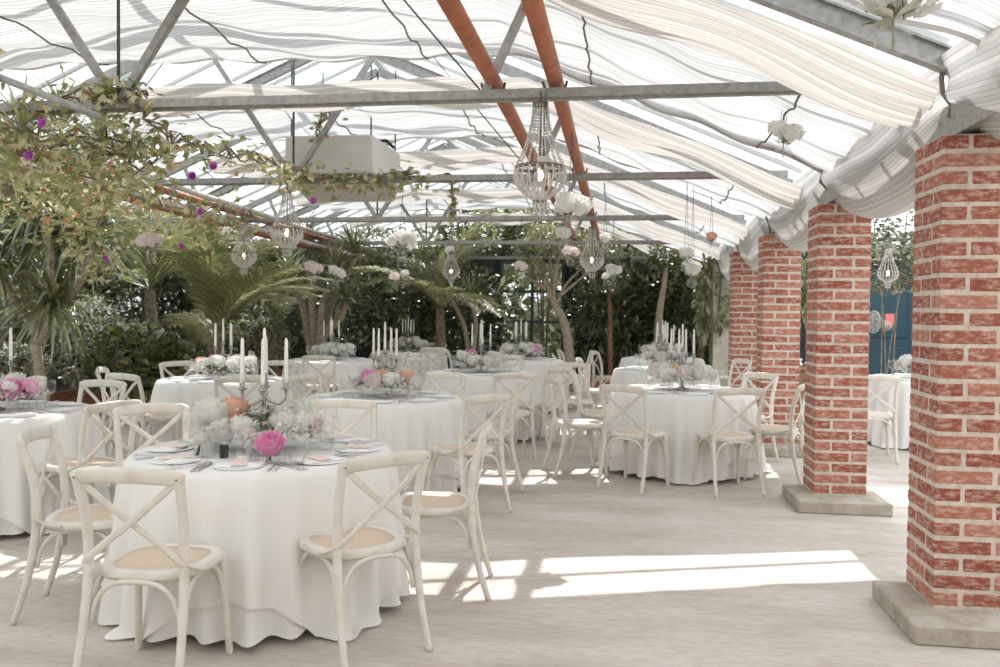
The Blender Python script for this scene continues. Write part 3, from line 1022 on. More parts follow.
# chairs: seat centre, heading, where it stands
CH = [
 (-1.36, 3.42, (.10, 1), 'at front left of the nearest table, its back to the camera'),
 (-.64, 3.74, (-.60, .72), 'at front right of the nearest table, nearest the bottom edge'),
 (-.34, 4.50, (-1, .02), 'seen edge-on right of the nearest table, in front of the sunlit floor'),
 (-1.98, 4.15, (1, .16), 'seen from its side left of the nearest table, tilted top rail'),
 (-2.02, 5.02, (.50, -.86), 'behind the nearest table at left, its wide sunlit rail facing us'),
 (-2.70, 5.52, 'B', 'between the nearest table and the left edge table, facing left'),
 (-3.32, 6.72, 'B', 'beyond the left edge table, before the terracotta edging'),
 (-1.02, 5.92, (.06, 1), 'directly between the nearest table and the next'),
 (-.26, 6.30, 'C', 'at front right of the second table, behind the edge-on chair'),
 (-.10, 7.10, 'C', 'turned edge-on right of the second table, near the sunlit strip'),
 (.10, 8.55, (-.2, 1), 'behind the edge-on pair in the aisle left of centre'),
 (.46, 9.40, 'D', 'right of the fourth table, facing left across the aisle'),
 (-1.60, 7.60, 'C', 'at the left of the second table, half hidden by candles'),
 (-.62, 7.90, 'C', 'beyond the second table, its rail low behind the flowers'),
 (-1.95, 8.12, 'F', 'right of the palm side table, back turned to the second table'),
 (-2.44, 7.85, 'F', 'in front of the palm side table, back to the camera'),
 (-3.30, 7.98, 'F', 'at front left of the palm side table, by the ivy hedge'),
 (-3.72, 8.55, 'F', 'left of the palm side table, standing against the hedge'),
 (-3.45, 9.40, 'F', 'at the far left of the palm side table'),
 (-2.62, 9.62, 'F', 'on the far side of the palm side table'),
 (-2.40, 11.45, 'G', 'in front of the table beneath the spiky trees'),
 (-3.30, 12.2, 'G', 'left of the table beneath the spiky trees'),
 (-1.62, 12.4, 'G', 'right of the table beneath the spiky trees'),
 (-1.22, 14.2, 'H', 'in front of the farthest back left table'),
 (-2.45, 14.7, 'H', 'left of the farthest back left table'),
 (-1.30, 15.78, 'H', 'behind the farthest back left table, against the plants'),
 (-.82, 10.55, 'D', 'at back left of the fourth table'),
 (.16, 12.05, 'E', 'in front of the back window table, back to the camera'),
 (-.60, 13.1, 'E', 'left of the back window table'),
 (1.13, 12.9, 'E', 'right of the back window table'),
 (.75, 7.80, 'I', 'left of the large right table, seen from its side'),
 (1.02, 8.62, (.9, -.1), 'bright sunlit, at back left of the large right table'),
 (1.17, 7.20, (.60, .80), 'at front left of the large right table, back to the camera'),
 (1.90, 7.10, (-.16, 1), 'at front right of the large right table, back to the camera'),
 (2.44, 7.55, 'I', 'right of the large right table, beside the second pillar'),
 (2.42, 8.45, 'I', 'sunlit white, at back right of the large right table'),
 (1.30, 11.1, 'J', 'left of the table behind the large right one'),
 (2.95, 11.15, 'J', 'right of the table behind the large right one'),
 (1.74, 13.4, 'K', 'turned toward the plants, left of the farthest right table'),
 (3.52, 13.9, 'K', 'right of the farthest right table, by the pale pillar'),
 (.86, 9.75, (.05, -1), 'alone in the aisle behind the sunlit chair of the right table'),
 (1.22, 13.6, (1, .1), 'at far centre beside the plants, turned right'),
 (3.82, 8.72, (.25, 1), 'in the side aisle between the nearest two pillars'),
 (4.60, 10.62, 'L', 'on the far side of the aisle table behind the pillars'),
]
for c in CH: chair(*c)
# ================================================================ table settings
def make_plate():
    b = MB(); b.lathe([(0, 0), (.085, 0), (.110, .003), (.112, .0045), (.110, .006), (.084, .0045), (0, .004)], 32, closed=False)
    return b.build('dinner_plate', M['china'])
def make_napkin():
    b = MB()
    def fn(u, v):
        x = -.105+.21*u; y = -.068+.136*v
        return (x, y, .006+.010*(1-abs(2*v-1)**4)*(1-abs(2*u-1)**6)+.003*math.sin(u*9+v*4))
    b.grid(fn, 14, 10)
    def fb(u, v): 
        p = fn(u, v); return (p[0], -p[1], .0052)
    b.grid(fb, 14, 10)
    b.rbox((0, 0, .009), (.206, .132, .007), .003)
    return b.build('napkin', M['napkin'])
def make_card():
    b = MB(); b.rbox((0, 0, .0), (.075, .15, .003), .001)
    return b.build('menu_card', M['card'], smooth=False)
def make_knife():
    t = thing('knife', '', 'knife')
    b = MB(); b.tube(bez([(0, -.11, .004), (0, -.06, .005), (0, 0, .004)], 4), [.8]+[1]*7+[.8], 6, flat=(.012, .006)); b.build('handle', M['cutlery'], t)
    b = MB(); b.tube(bez([(0, 0, .004), (.002, .06, .004), (.0, .115, .004)], 5), [.7, .9, 1, 1, 1, 1, 1, .95, .8, .5, .1], 4, flat=(.017, .002)); b.build('blade', M['cutlery'], t)
    return t
def make_fork():
    t = thing('fork', '', 'fork')
    b = MB(); b.tube(bez([(0, -.10, .004), (0, -.03, .004), (0, .045, .006)], 4), [1.2, 1.1, 1, .9, .7, .6, .6, .6, .8], 6, flat=(.011, .004)); b.build('handle', M['cutlery'], t)
    b = MB()
    b.tube(bez([(0, .043, .006), (0, .06, .004)], 3), [.5, .8, 1, 1], 4, flat=(.022, .003))
    for k in (-1.5, -.5, .5, 1.5):
        b.tube([(k*.0058, .058, .004), (k*.006, .08, .003), (k*.0058, .10, .008)], [.0016, .0016, .001], 5)
    b.build('tines', M['cutlery'], t)
    return t
def make_wineglass():
    t = thing('wine_glass', '', 'glass')
    b = MB(); b.lathe([(.032, 0), (.033, .002), (.010, .005), (.004, .012), (.0035, .085), (.008, .094)], 16, closed=False); b.build('stem', M['glass'], t)
    b = MB(); b.lathe([(.006, .092), (.026, .106), (.038, .130), (.040, .155), (.035, .195), (.034, .196), (.0385, .155), (.036, .131), (.024, .109), (.0, .098)], 20, closed=False); b.build('bowl', M['glass'], t)
    return t
def make_tumbler():
    b = MB(); b.lathe([(0, 0), (.032, 0), (.034, .004), (.037, .085), (.0355, .085), (.0325, .010), (0, .008)], 20, closed=False)
    return b.build('tumbler', M['glass'])
PLATE, NAP, CARD, KNIFE, FORK, WINE, TUMB = make_plate(), make_napkin(), make_card(), make_knife(), make_fork(), make_wineglass(), make_tumbler()
PROTO = {}
def place(proto, x, y, z, rz, label, cat, group):
    if proto.name not in PROTO:
        PROTO[proto.name] = 1
        proto.location = (x, y, z); proto.rotation_euler = (0, 0, rz)
        return tag(proto, label, cat, group)
    return tag(dup(proto, (x, y, z), rz, label, group), label, cat, group)
def clock(dx, dy):
    """where on the table something stands, as seen by the camera"""
    a = math.degrees(math.atan2(-sy_*dx+cy_*dy, cy_*dx+sy_*dy)) % 360
    return ['right', 'back right', 'back', 'back left', 'left', 'front left', 'front', 'front right'][int(((a+22.5) % 360)//45)]
ZT0 = .7545
def setting(key, ang, full):
    cx, cyy, nm = TAB[key]
    d = Vector((math.cos(ang), math.sin(ang))); s = Vector((-d.y, d.x))
    wh = clock(d.x, d.y)
    rz = ang+PI/2           # local +y points at the table middle
    def P(r, o): return cx+d.x*r+s.x*o, cyy+d.y*r+s.y*o
    def go(proto, r, o, z, rot, what, cat, grp):
        x, y = P(r, o)
        place(proto, x, y, ZT0+z, rz+rot, '%s at the %s of %s' % (what, wh, nm), cat, grp)
    go(PLATE, .475, 0, 0, 0, 'white dinner plate', 'plate', 'dinner plates')
    go(NAP, .475, 0, 0, R.uniform(-.15, .15), 'folded white napkin', 'napkin', 'folded napkins')
    if full >= 2:
        go(CARD, .47, .0, .0185, R.uniform(-.3, .3), 'blush menu card on the napkin', 'card', 'menu cards')
        for q, w in ((0, 'inner silver fork'), (1, 'outer silver fork')):
            go(FORK, .49, .155+.027*q, 0, 0, w, 'fork', 'forks')
        for q, w in ((0, 'inner silver knife'), (1, 'outer silver knife')):
            go(KNIFE, .49, -.152-.027*q, 0, 0, w, 'knife', 'knives')
    elif full == 1:
        go(FORK, .49, .16, 0, 0, 'silver fork', 'fork', 'forks')
        go(KNIFE, .49, -.16, 0, 0, 'silver knife', 'knife', 'knives')
    go(WINE, .335, -.10, 0, 0, 'clear wine glass', 'glass', 'wine glasses')
    go(TUMB, .315, .02, 0, 0, 'clear water tumbler', 'glass', 'water tumblers')
for key in TAB:
    n = 8
    full = 2 if key == 'A' else 1 if key in 'BCFI' else 0
    for k in range(n):
        a = k*2*PI/n+.04+YAW
        setting(key, a, full)

# ---- candelabra and candles
def make_candelabra():
    t = thing('candelabra', '', 'candelabra')
    b = MB(); b.lathe([(0, 0), (.072, 0), (.074, .006), (.060, .014), (.030, .024), (.014, .040), (.011, .06)], 20, closed=False); b.build('base', M['silver'], t)
    b = MB(); b.lathe([(.011, .055), (.017, .075), (.010, .10), (.009, .16), (.018, .185), (.010, .21), (.009, .26), (.020, .285), (.010, .305), (.010, .345)], 14, closed=False); b.build('stem', M['silver'], t)
    def cup(c):
        q = MB(); q.lathe([(.004, -.03), (.010, -.022), (.007, -.012), (.024, -.002), (.025, .002), (.013, .004), (.0145, .028), (.0125, .028), (.011, .008), (0, .006)], 14, c, closed=False); q.build('candle_cup', M['silver'], t)
    cup((0, 0, .365))
    for k in range(4):
        a = k*PI/2+.35; c, s = math.cos(a), math.sin(a)
        q = MB(); q.tube(bez([(0, 0, .27), (.035*c, .035*s, .245), (.075*c, .075*s, .235), (.105*c, .105*s, .262), (.108*c, .108*s, .29)], 5), .0062, 7)
        q.build('arm', M['silver'], t)
        cup((.108*c, .108*s, .315))
    return t
def make_candle():
    t = thing('taper_candle', '', 'candle')
    b = MB(); b.lathe([(0, 0), (.0115, 0), (.0112, .05), (.0085, .235), (.0055, .248), (0, .252)], 12, closed=False); b.build('wax', M['wax'], t)
    b = MB(); b.tube([(0, 0, .25), (.001, 0, .262)], .0012, 5); b.build('wick', M['black'], t)
    return t
CAND, TAPER = make_candelabra(), make_candle()
NMO = ['leftmost', 'second from left', 'middle', 'fourth from left', 'rightmost']
for k, key in enumerate(TAB):
    if key == 'L': continue
    x, y, nm = TAB[key]
    rz = k*.5
    place(CAND, x, y, ZT0, rz, 'silver five armed candelabra among flowers on %s' % nm, 'candelabra', 'candelabras')
    pts = [(0, 0, .372)]+[(.108*math.cos(q*PI/2+.35+rz), .108*math.sin(q*PI/2+.35+rz), .322) for q in range(4)]
    pts.sort(key=lambda p: cy_*p[0]+sy_*p[1])
    for q, p in enumerate(pts):
        place(TAPER, x+p[0], y+p[1], ZT0+p[2], q*1.1, '%s of five white taper candles on %s' % (NMO[q], nm), 'candle', 'taper candles')

# ---- flowers
def blossom_mesh(name, mat, r, n, ruff=.22, size=.62, seed=0):
    """ball of ruffled petals wrapped around each other"""
    rr = random.Random(seed)
    b = MB()
    for k in range(n):
        f = (k+.5)/n
        a = k*2.39996
        th = 2.0*f**.62                      # from the crown down to the sides
        b.cur = min(1, max(0, f*.75+rr.uniform(-.1, .35)))
        rad = r*(.62+.38*f**.5)*rr.uniform(.92, 1.06)
        ww = size*(.55+.6*f); hh = size*(.7+.5*f)
        tw = rr.uniform(-.4, .4)
        def fn(u, v):
            o = (u-.5)*2; e = (v-.5)*2
            o2 = o*math.sqrt(max(0, 1-.55*max(0, -e+.2)**2)); 
            t2 = th-e*hh*.9                  # tip points to the crown
            p2 = a+(o2*ww+tw*e*.3)/max(.45, math.sin(max(.3, min(2.6, th))))
            R_ = rad*(1+ruff*(max(0, e)**2)+.07*math.sin(o*5+k))
            t2 = max(-.6, t2)
            return Vector((math.sin(t2)*math.cos(p2), math.sin(t2)*math.sin(p2), math.cos(t2)))*R_
        b.grid(fn, 4, 3)
    return b.build(name, mat)
BL = {
 'white': blossom_mesh('blossom', M['p_white'], .055, 30, .28, .45, 1),
 'peach': blossom_mesh('blossom', M['p_peach'], .055, 22, .25, .62, 2),
 'pink': blossom_mesh('blossom', M['p_pink'], .055, 40, .35, .40, 3),
 'blush': blossom_mesh('blossom', M['p_blush'], .052, 28, .28, .48, 4),
}
for o in BL.values(): COL.objects.unlink(o)
def bloom(kind, p, r, parent, tilt=None):
    o = BL[kind].copy(); COL.objects.link(o)
    o.parent = parent
    o.location = p
    d = Vector(tilt) if tilt is not None else Vector((R.uniform(-.6, .6), R.uniform(-.6, .6), 1))
    o.rotation_euler = d.to_track_quat('Z', 'Y').to_euler()
    s = r/.055; o.scale = (s, s, s)
    o['label'] = {'white': 'white blossom', 'peach': 'peach rose', 'pink': 'bright pink peony', 'blush': 'pale blush blossom'}[kind]
    return o
def greenery(n, spread, h, seed, L=.05, mat='garland', hole=.03):
    rr = random.Random(seed); b = MB()
    for k in range(n):
        a = rr.uniform(0, 2*PI); rad = hole+spread*math.sqrt(rr.random())
        top = h*(1-(rad/(spread+hole))**2*.55)
        p0 = Vector((math.cos(a)*rad*.5, math.sin(a)*rad*.5, .08))
        p1 = Vector((math.cos(a)*rad, math.sin(a)*rad, top*rr.uniform(.55, 1.1)))
        b.cur = 0.0; b.tube([p0, p0.lerp(p1, .55)+Vector((0, 0, .03)), p1], [.0022, .0018, .001], 4, cap=False)
        for q in range(8):
            t = .25+.75*q/7
            p = p0.lerp(p1, t)+Vector((0, 0, .03*4*t*(1-t)))
            b.cur = rr.random()
            b.leaf(p, Vector((rr.uniform(-1, 1), rr.uniform(-1, 1), rr.uniform(-.3, .9))), Vector((0, 0, 1)), L*rr.uniform(.6, 1.2), L*.5)
    return b
GREEN = [greenery(46, .24, .22, 80+k).build('foliage', M['garland']) for k in range(3)]
for o in GREEN: COL.objects.unlink(o)
def filler():
    rr = random.Random(5); b = MB()
    for q in range(260):
        a = rr.uniform(0, 6.28); rad = .06+.26*math.sqrt(rr.random())
        c = Vector((rad*math.cos(a)*1.1, rad*math.sin(a), .07+rr.random()*.19*(1-(rad/.36)**2)))
        for g in range(3):
            b.cur = rr.random()
            b.leaf(c, Vector((rr.uniform(-1, 1), rr.uniform(-1, 1), rr.uniform(-.2, 1))), Vector((0, 0, 1)), .026, .022)
    return b.build('small_white_flowers', M['p_white'])
FILL = filler(); FILL['kind'] = 'stuff'; COL.objects.unlink(FILL)
def bowl_mesh():
    b = MB(); b.lathe([(0, 0), (.06, 0), (.066, .006), (.075, .09), (.073, .09), (.064, .010), (0, .008)], 20, closed=False)
    return b.build('glass_vase', M['glass'])
VASE = bowl_mesh(); COL.objects.unlink(VASE)
def arrangement(key, k, label, kinds):
    x, y, nm = TAB[key]
    t = thing('flower_arrangement', label, 'flowers', (x, y, ZT0), -YAW*0+YAW, 'table flower arrangements')
    g = GREEN[k % 3].copy(); COL.objects.link(g); g.parent = t; g.rotation_euler = (0, 0, k*1.9)
    for q in range(3):
        a = q*2*PI/3+.6
        v = VASE.copy(); COL.objects.link(v); v.parent = t; v.location = (.155*math.cos(a), .155*math.sin(a), 0)
    for kd, px, py, pz, r in kinds:
        bloom(kd, (px, py, pz), r*1.15, t)
    f = FILL.copy(); COL.objects.link(f); f.parent = t; f.rotation_euler = (0, 0, k*.9)
    return t
def rndflowers(n, seed, acc):
    rr = random.Random(seed); out = []
    for q in range(n):
        a = q*2.4+rr.uniform(-.3, .3); rad = .09+.17*math.sqrt((q+.5)/n)
        kd = 'white' if q % 3 else ('blush' if q % 2 else 'white')
        if q in acc: kd = acc[q]
        out.append((kd, rad*math.cos(a)*1.15, rad*math.sin(a), .13+.08*(1-rad/.26)+rr.uniform(0, .05), rr.uniform(.04, .062)))
    return out
# the nearest table: white left, peach rose, foliage trailing right
fl = [('white', -.24, .0, .13, .08), ('white', -.19, -.09, .10, .07), ('white', -.25, -.04, .19, .075), ('white', -.29, .04, .12, .06), ('peach', -.15, .0, .20, .062), ('peach', -.12, -.04, .15, .05),
      ('white', -.06, -.14, .13, .055), ('blush', -.02, -.18, .10, .045), ('white', .12, -.12, .16, .05), ('white', .20, -.05, .14, .052), ('white', .16, .10, .19, .055), ('blush', .24, .06, .12, .045), ('white', -.05, .16, .20, .055), ('white', .05, -.2, .08, .04)]
arrangement('A', 0, 'low flowers on the nearest table, white blooms, peach rose and trailing leaves', fl)
ACC = {'B': ({1: 'pink'}, 'cut by the left edge, with pink peonies'), 'C': ({2: 'peach', 5: 'peach', 7: 'pink'}, 'with peach lilies and a pink peony'), 'D': ({6: 'pink'}, 'white with one pink bloom'),
       'E': ({3: 'pink', 5: 'pink', 8: 'blush'}, 'pink and blush'), 'F': ({4: 'peach', 1: 'pink'}, 'peach and pink'), 'G': ({}, 'all white'), 'H': ({2: 'blush', 4: 'peach', 7: 'blush'}, 'blush and peach'),
       'I': ({3: 'peach', 6: 'peach', 9: 'blush'}, 'large, white with peach roses'), 'J': ({5: 'blush', 8: 'blush'}, 'white and blush'), 'K': ({1: 'blush'}, 'white, small in the distance'), 'L': ({}, 'white and sparse')}
for k, key in enumerate(TAB):
    if key == 'A': continue
    acc, ds = ACC[key]
    extra = [('pink', .17, -.10, .15, .06), ('pink', .24, .0, .15, .055), ('blush', .10, -.16, .14, .05)] if key == 'B' else []
    arrangement(key, k, 'table flowers, %s, on %s' % (ds, TNAME[key]), rndflowers(16 if key in 'IC' else 12, 60+k, acc)+extra)
# small square vase with one pink peony, nearest table
def small_vase(px, py, Z, kind, label, r, sq=True):
    p = W(px, py, Z)
    t = thing('bud_vase', label, 'vase', (p.x, p.y, ZT0), YAW)
    b = MB()
    if sq:
        b.rbox((0, 0, .035), (.075, .075, .07), .006)
        b.rbox((0, 0, .037), (.066, .066, .060), .004)
    else: b.lathe([(0, 0), (.03, 0), (.035, .01), (.034, .055), (.028, .065), (.026, .065), (.031, .054), (.031, .012), (0, .008)], 16, closed=False)
    b.build('jar', M['glass'], t)
    b = MB()
    for q in range(4): b.tube([(R.uniform(-.02, .02), R.uniform(-.02, .02), .008), (0, 0, .08)], .003, 5)
    b.build('stems', M['stem'], t)
    bloom(kind, (0, -.01, .085), r, t, (0, -.5, 1))
    return t
q = W(271, 462, 3.98)
small_vase(271, 462, 3.98, 'pink', 'square glass vase holding one bright pink peony on the nearest table', .058)
q = W(201, 452, 4.12); small_vase(201, 452, 4.12, 'white', 'little round glass vase with one white bloom beside the black pot', .03, False)
p = W(224, 447, 4.10)
b = MB(); b.lathe([(0, 0), (.020, 0), (.021, .003), (.021, .058), (.018, .062), (.0, .062)], 18, closed=False)
o = b.build('black_pot', M['black']); o.location = (p.x, p.y, ZT0); tag(o, 'small black cylindrical pot among the glasses on the nearest table', 'pot')
p = W(240, 466, 3.98)
def votive(px, py, Z, label):
    p = W(px, py, Z)
    b = MB(); b.lathe([(0, 0), (.03, 0), (.032, .004), (.035, .06), (.033, .06), (.029, .012), (0, .01)], 18, closed=False)
    t = thing('votive', label, 'candle holder', (p.x, p.y, ZT0)); b.build('cup', M['glass'], t)
    b = MB(); b.lathe([(0, .011), (.026, .011), (.026, .034), (0, .036)], 14, closed=False); b.build('wax', M['wax'], t)
votive(243, 468, 3.95, 'glass votive in front of the white bloom on the nearest table')
votive(297, 470, 3.93, 'glass votive right of the pink peony on the nearest table')
# ================================================================ plants
def foliage(n, L, seed, shell=.55, wl=.55, upb=.3):
    """leaf cloud filling a unit ball, denser to the outside"""
    rr = random.Random(seed); b = MB()
    lumps = [Vector((rr.gauss(0, 1), rr.gauss(0, 1), rr.gauss(0, 1))).normalized() for _ in range(9)]
    for k in range(n):
        d = Vector((rr.gauss(0, 1), rr.gauss(0, 1), rr.gauss(0, 1))).normalized()
        bump = max(l.dot(d) for l in lumps)
        rad = (shell+(1-shell)*rr.random()**.6)*(.74+.30*bump)
        p = d*rad
        b.cur = rr.random()
        dr = (d*.8+Vector((rr.uniform(-1, 1), rr.uniform(-1, 1), rr.uniform(-.8, .8)+upb)))
        b.leaf(p, dr, Vector((rr.uniform(-.4, .4), rr.uniform(-.4, .4), 1)), L*rr.uniform(.6, 1.25), L*wl, .25)
    return b
def hidden(o): COL.objects.unlink(o); return o
FOL = {}
for nm, mt, n, L, wl in (('hedge', 'hedge', 1500, .165, .6), ('variegated', 'variegated', 1700, .15, .6), ('bigleaf', 'bigleaf', 700, .27, .75), ('fine', 'hedge', 1900, .15, .36), ('tree', 'blossomtree', 1000, .15, .55)):
    FOL[nm] = [hidden(foliage(n, L, 200+k*7+len(nm), wl=wl).build('foliage', M[mt])) for k in range(2)]
def shrub(kind, px, py, Z, r, rz, label, z0=.3, name='shrub', cat='shrub', group=None, k=0, stem='stem'):
    p = W(px, py, Z)
    if name != 'outdoor_bush': p.y = min(p.y, 19.5-r*1.05); p.x = max(p.x, -10.05+r*1.05)
    t = thing(name, label, cat, (p.x, p.y, z0), 0, group)
    f = FOL[kind][k % 2].copy(); COL.objects.link(f); f.parent = t
    f.location = (0, 0, p.z-z0); f.scale = (r, r, rz); f.rotation_euler = (0, 0, px*.7+k)
    b = MB()
    for q in range(2 if name == 'climber' and px > 790 else 5):
        a = q*1.26+px
        b.tube(bez([(0.05*math.cos(a), .05*math.sin(a), -.03), (.15*r*math.cos(a), .15*r*math.sin(a), (p.z-z0)*.5), (.5*r*math.cos(a), .5*r*math.sin(a), p.z-z0+rz*.3)], 5), .007 if px > 790 else .016, 5)
    b.build('stem', M['bark'], t)
    return t
# front of the left bed
shrub('hedge', 10, 345, 11.0, .62, .72, 'dark glossy shrub at the left edge behind the cut off table', .32)
shrub('variegated', 92, 345, 11.2, .50, .62, 'white variegated shrub right of the thick palm trunk', .32, k=1)
shrub('variegated', 14, 372, 10.4, .42, .35, 'low cream variegated shrub in the left corner behind pink peonies', .32)
shrub('bigleaf', 135, 362, 11.2, .55, .52, 'broad leaved dark green shrub behind two chairs at left', .32)
shrub('bigleaf', 178, 372, 11.4, .45, .42, 'broad leaved low shrub left of the palm side table', .32, k=1)
shrub('hedge', 66, 300, 12.6, .85, .9, 'tall dark shrub behind the thick palm trunk', .32, k=1)
shrub('fine', 258, 338, 13.2, .55, .62, 'blue green glossy shrub behind candles of the palm side table', .0, k=1)
shrub('hedge', 205, 352, 13.4, .6, .5, 'dense low shrub at the foot of the left palm', .32)
shrub('fine', 8, 290, 13.0, 1.0, 1.0, 'dark shrub mass at the far left under the spiky leaves', .32)
# row along the back wall
bk = [(20, 300, 'hedge'), (85, 290, 'fine'), (150, 300, 'hedge'), (215, 285, 'fine'), (280, 310, 'hedge'), (340, 300, 'fine'), (395, 305, 'hedge'), (432, 310, 'fine'), (462, 318, 'hedge'), (612, 312, 'fine'), (630, 300, 'hedge'), (672, 312, 'fine'), (692, 300, 'hedge')]
wh = ['at the far left corner', 'behind the variegated shrub', 'behind the left palms', 'behind the tall palm fronds', 'left of the spiky tree trunks', 'behind the spiky tree trunks', 'right of the spiky trees', 'below the small chandelier', 'left of the back window', 'right of the back window', 'behind the red trunk', 'behind the slim palm trunk', 'beside the pale pillar']
for k, ((px, py, kd), w_) in enumerate(zip(bk, wh)):
    shrub(kd, px, py, 17.3+.5*(k % 3), 1.0+.12*(k % 3), 1.15, 'dark green bush along the back wall '+w_, .28, group='bushes along the back wall', k=k)
hi = [(300, 255), (372, 252), (430, 250), (478, 232), (545, 226), (606, 250), (655, 285), (250, 262), (684, 262)]
wh = ['above the spiky trees', 'between the two white flower clusters', 'behind the small chandelier', 'left above the back window', 'above the back window', 'behind the far hanging lamp', 'high above the red trunk', 'behind the left chandeliers', 'high beside the pale pillar']
for k, ((px, py), w_) in enumerate(zip(hi, wh)):
    shrub(['hedge', 'fine', 'tree'][k % 3] if k < 6 else 'fine', px, py, 18.0, .95, .55, 'tall climber crown '+w_, .28, 'climber', 'climbing plant', 'tall climbers at the back', k)
for k, (px, py, Z, w_) in enumerate(((-20, 265, 13.0, 'at the far left edge'), (70, 250, 14.5, 'behind the big spiky tree'), (140, 250, 15.5, 'above the pale feather palm'), (195, 258, 16.5, 'behind the large feather palm'))):
    shrub(['hedge', 'fine'][k % 2], px, py, Z, 1.0, .85, 'tall dark climber by the left glass wall, '+w_, .32, 'climber', 'climbing plant', 'climbers by the left wall', k)
shrub('bigleaf', 714, 300, 14.15, .34, .75, 'ivy growing on the pale rendered pillar', 0.0, 'ivy', 'ivy', k=1)
shrub('bigleaf', 800, 275, 12.6, .30, .80, 'leafy climber seen between the second and third pillars', 0.0, 'climber', 'climbing plant')
shrub('variegated', 893, 222, 9.6, .62, .42, 'sunlit climber above the side aisle table', 0.0, 'climber', 'climbing plant', k=1)
shrub('hedge', 884, 262, 10.4, .60, .38, 'shaded climber hanging behind the side aisle lamp', 0.0, 'climber', 'climbing plant')
for k, (px, lb) in enumerate(((500, 'left'), (562, 'right'), (530, 'middle'))):
    shrub(['tree', 'tree', 'bigleaf'][k], px, 285, 22.6+k, 2.0, 2.4, 'olive green bush outside the back window, %s one' % lb, -.2, 'outdoor_bush', 'bush', 'bushes outside the back window', k)

# feather palms
def frond_mesh(seed, L=2.0, n=46):
    rr = random.Random(seed); b = MB()
    pts = []
    for i in range(15):
        t = i/14
        pts.append(Vector((0, L*(t*.92), L*(.55*t-.62*t*t))))
    b.cur = .5
    b.tube(pts, [.018*(1-.8*i/14) for i in range(15)], 5, cap=False)
    for k in range(n):
        t = .12+.88*k/(n-1)
        i = min(13, int(t*14)); f = t*14-i
        p = pts[i].lerp(pts[i+1], f); tg = (pts[i+1]-pts[i]).normalized()
        ll = .46*L/2*math.sin(PI*(.10+.86*t))**.7
        for s in (-1, 1):
            b.cur = rr.random()
            d = Vector((s, 0, .22))+tg*.75+Vector((0, 0, rr.uniform(-.1, .1)))
            b.strip(p, d, ll*rr.uniform(.85, 1.1), .026, .8, 3)
    return b
FROND = [hidden(frond_mesh(300+k).build('frond', M['palm'])) for k in range(3)]
def palm(px, py, Z, n, s, label, z0=.3, th=.1, lo=-.2, hi_=1.15, seed=0):
    rr = random.Random(seed); p = W(px, py, Z)
    t = thing('feather_palm', label, 'palm', (p.x, p.y, z0))
    h = p.z-z0
    b = MB(); b.tube([(0, 0, -.05), (.02, 0, h*.5), (0, 0, h)], [th*1.2, th, th*.8], 10); b.build('trunk', M['bark'], t)
    for k in range(n):
        f = FROND[k % 3].copy(); COL.objects.link(f); f.parent = t
        f.location = (0, 0, h)
        el = lo+(hi_-lo)*((k*.618) % 1)
        f.rotation_euler = (el, 0, k*2.39996+seed)
        sc = s*rr.uniform(.8, 1.1); f.scale = (sc, sc, sc)
    return t
palm(214, 336, 12.4, 30, 1.05, 'large feather palm with arching fronds left of centre', .0, .12, .1, 1.35, 1)
palm(150, 290, 13.4, 18, 1.0, 'pale feather palm behind the large one at left', .3, .10, -.1, 1.1, 2)
palm(272, 330, 15.0, 14, .8, 'smaller feather palm right of the large left one', .3, .09, -.1, 1.1, 3)
palm(440, 308, 16.0, 18, 1.1, 'feather palm left of the back window with drooping fronds', .28, .1, 0, 1.15, 4)
palm(700, 312, 16.8, 9, .55, 'small dark palm beside the pale pillar', .28, .07, 0, 1.1, 6)
palm(198, 352, 11.6, 12, .42, 'young spiky palm behind the palm side table', .0, .06, .1, 1.2, 7)

# spiky trees: bare trunk, rosettes of sword leaves
def rosette(seed, n=70, L=.62, w=.05, droop=.9, down=.0):
    rr = random.Random(seed); b = MB()
    for k in range(n):
        a = k*2.39996; f = k/n
        el = 1.35-(1.7+down)*f
        b.cur = min(1, rr.random()*.8+.2*(1-f))
        d = Vector((math.cos(a)*math.cos(el), math.sin(a)*math.cos(el), math.sin(el)))
        b.strip(Vector((0, 0, .10*(1-f)))+d*.03, d, L*rr.uniform(.8, 1.1), w, droop*rr.uniform(.5, 1.1), 4)
    return b
ROS = [hidden(rosette(400).build('leaf_rosette', M['sword'])), hidden(rosette(401, 120, .95, .066, 1.7, .35).build('leaf_rosette', M['sword']))]
def spiky(label, base, trunks, mat, r0, rk, scale, name='spiky_tree'):
    """trunks: lists of world points, each ends in a rosette"""
    t = thing(name, label, 'tree', base)
    B = Vector(base)
    for tr in trunks:
        pts = bez([Vector(p)-B for p in tr], 6)
        b = MB(); b.tube(pts, [r0*(1-.45*i/(len(pts)-1)) for i in range(len(pts))], 9); b.build('trunk', M[mat], t)
        f = ROS[rk].copy(); COL.objects.link(f); f.parent = t
        f.location = pts[-1]; f.scale = (scale,)*3; f.rotation_euler = (R.uniform(-.25, .25), R.uniform(-.25, .25), R.uniform(0, 6))
    return t
def base_at(px, Z, z): p = W(px, 340, Z); return (p.x, p.y, z)
b0 = base_at(44, 10.3, .30)
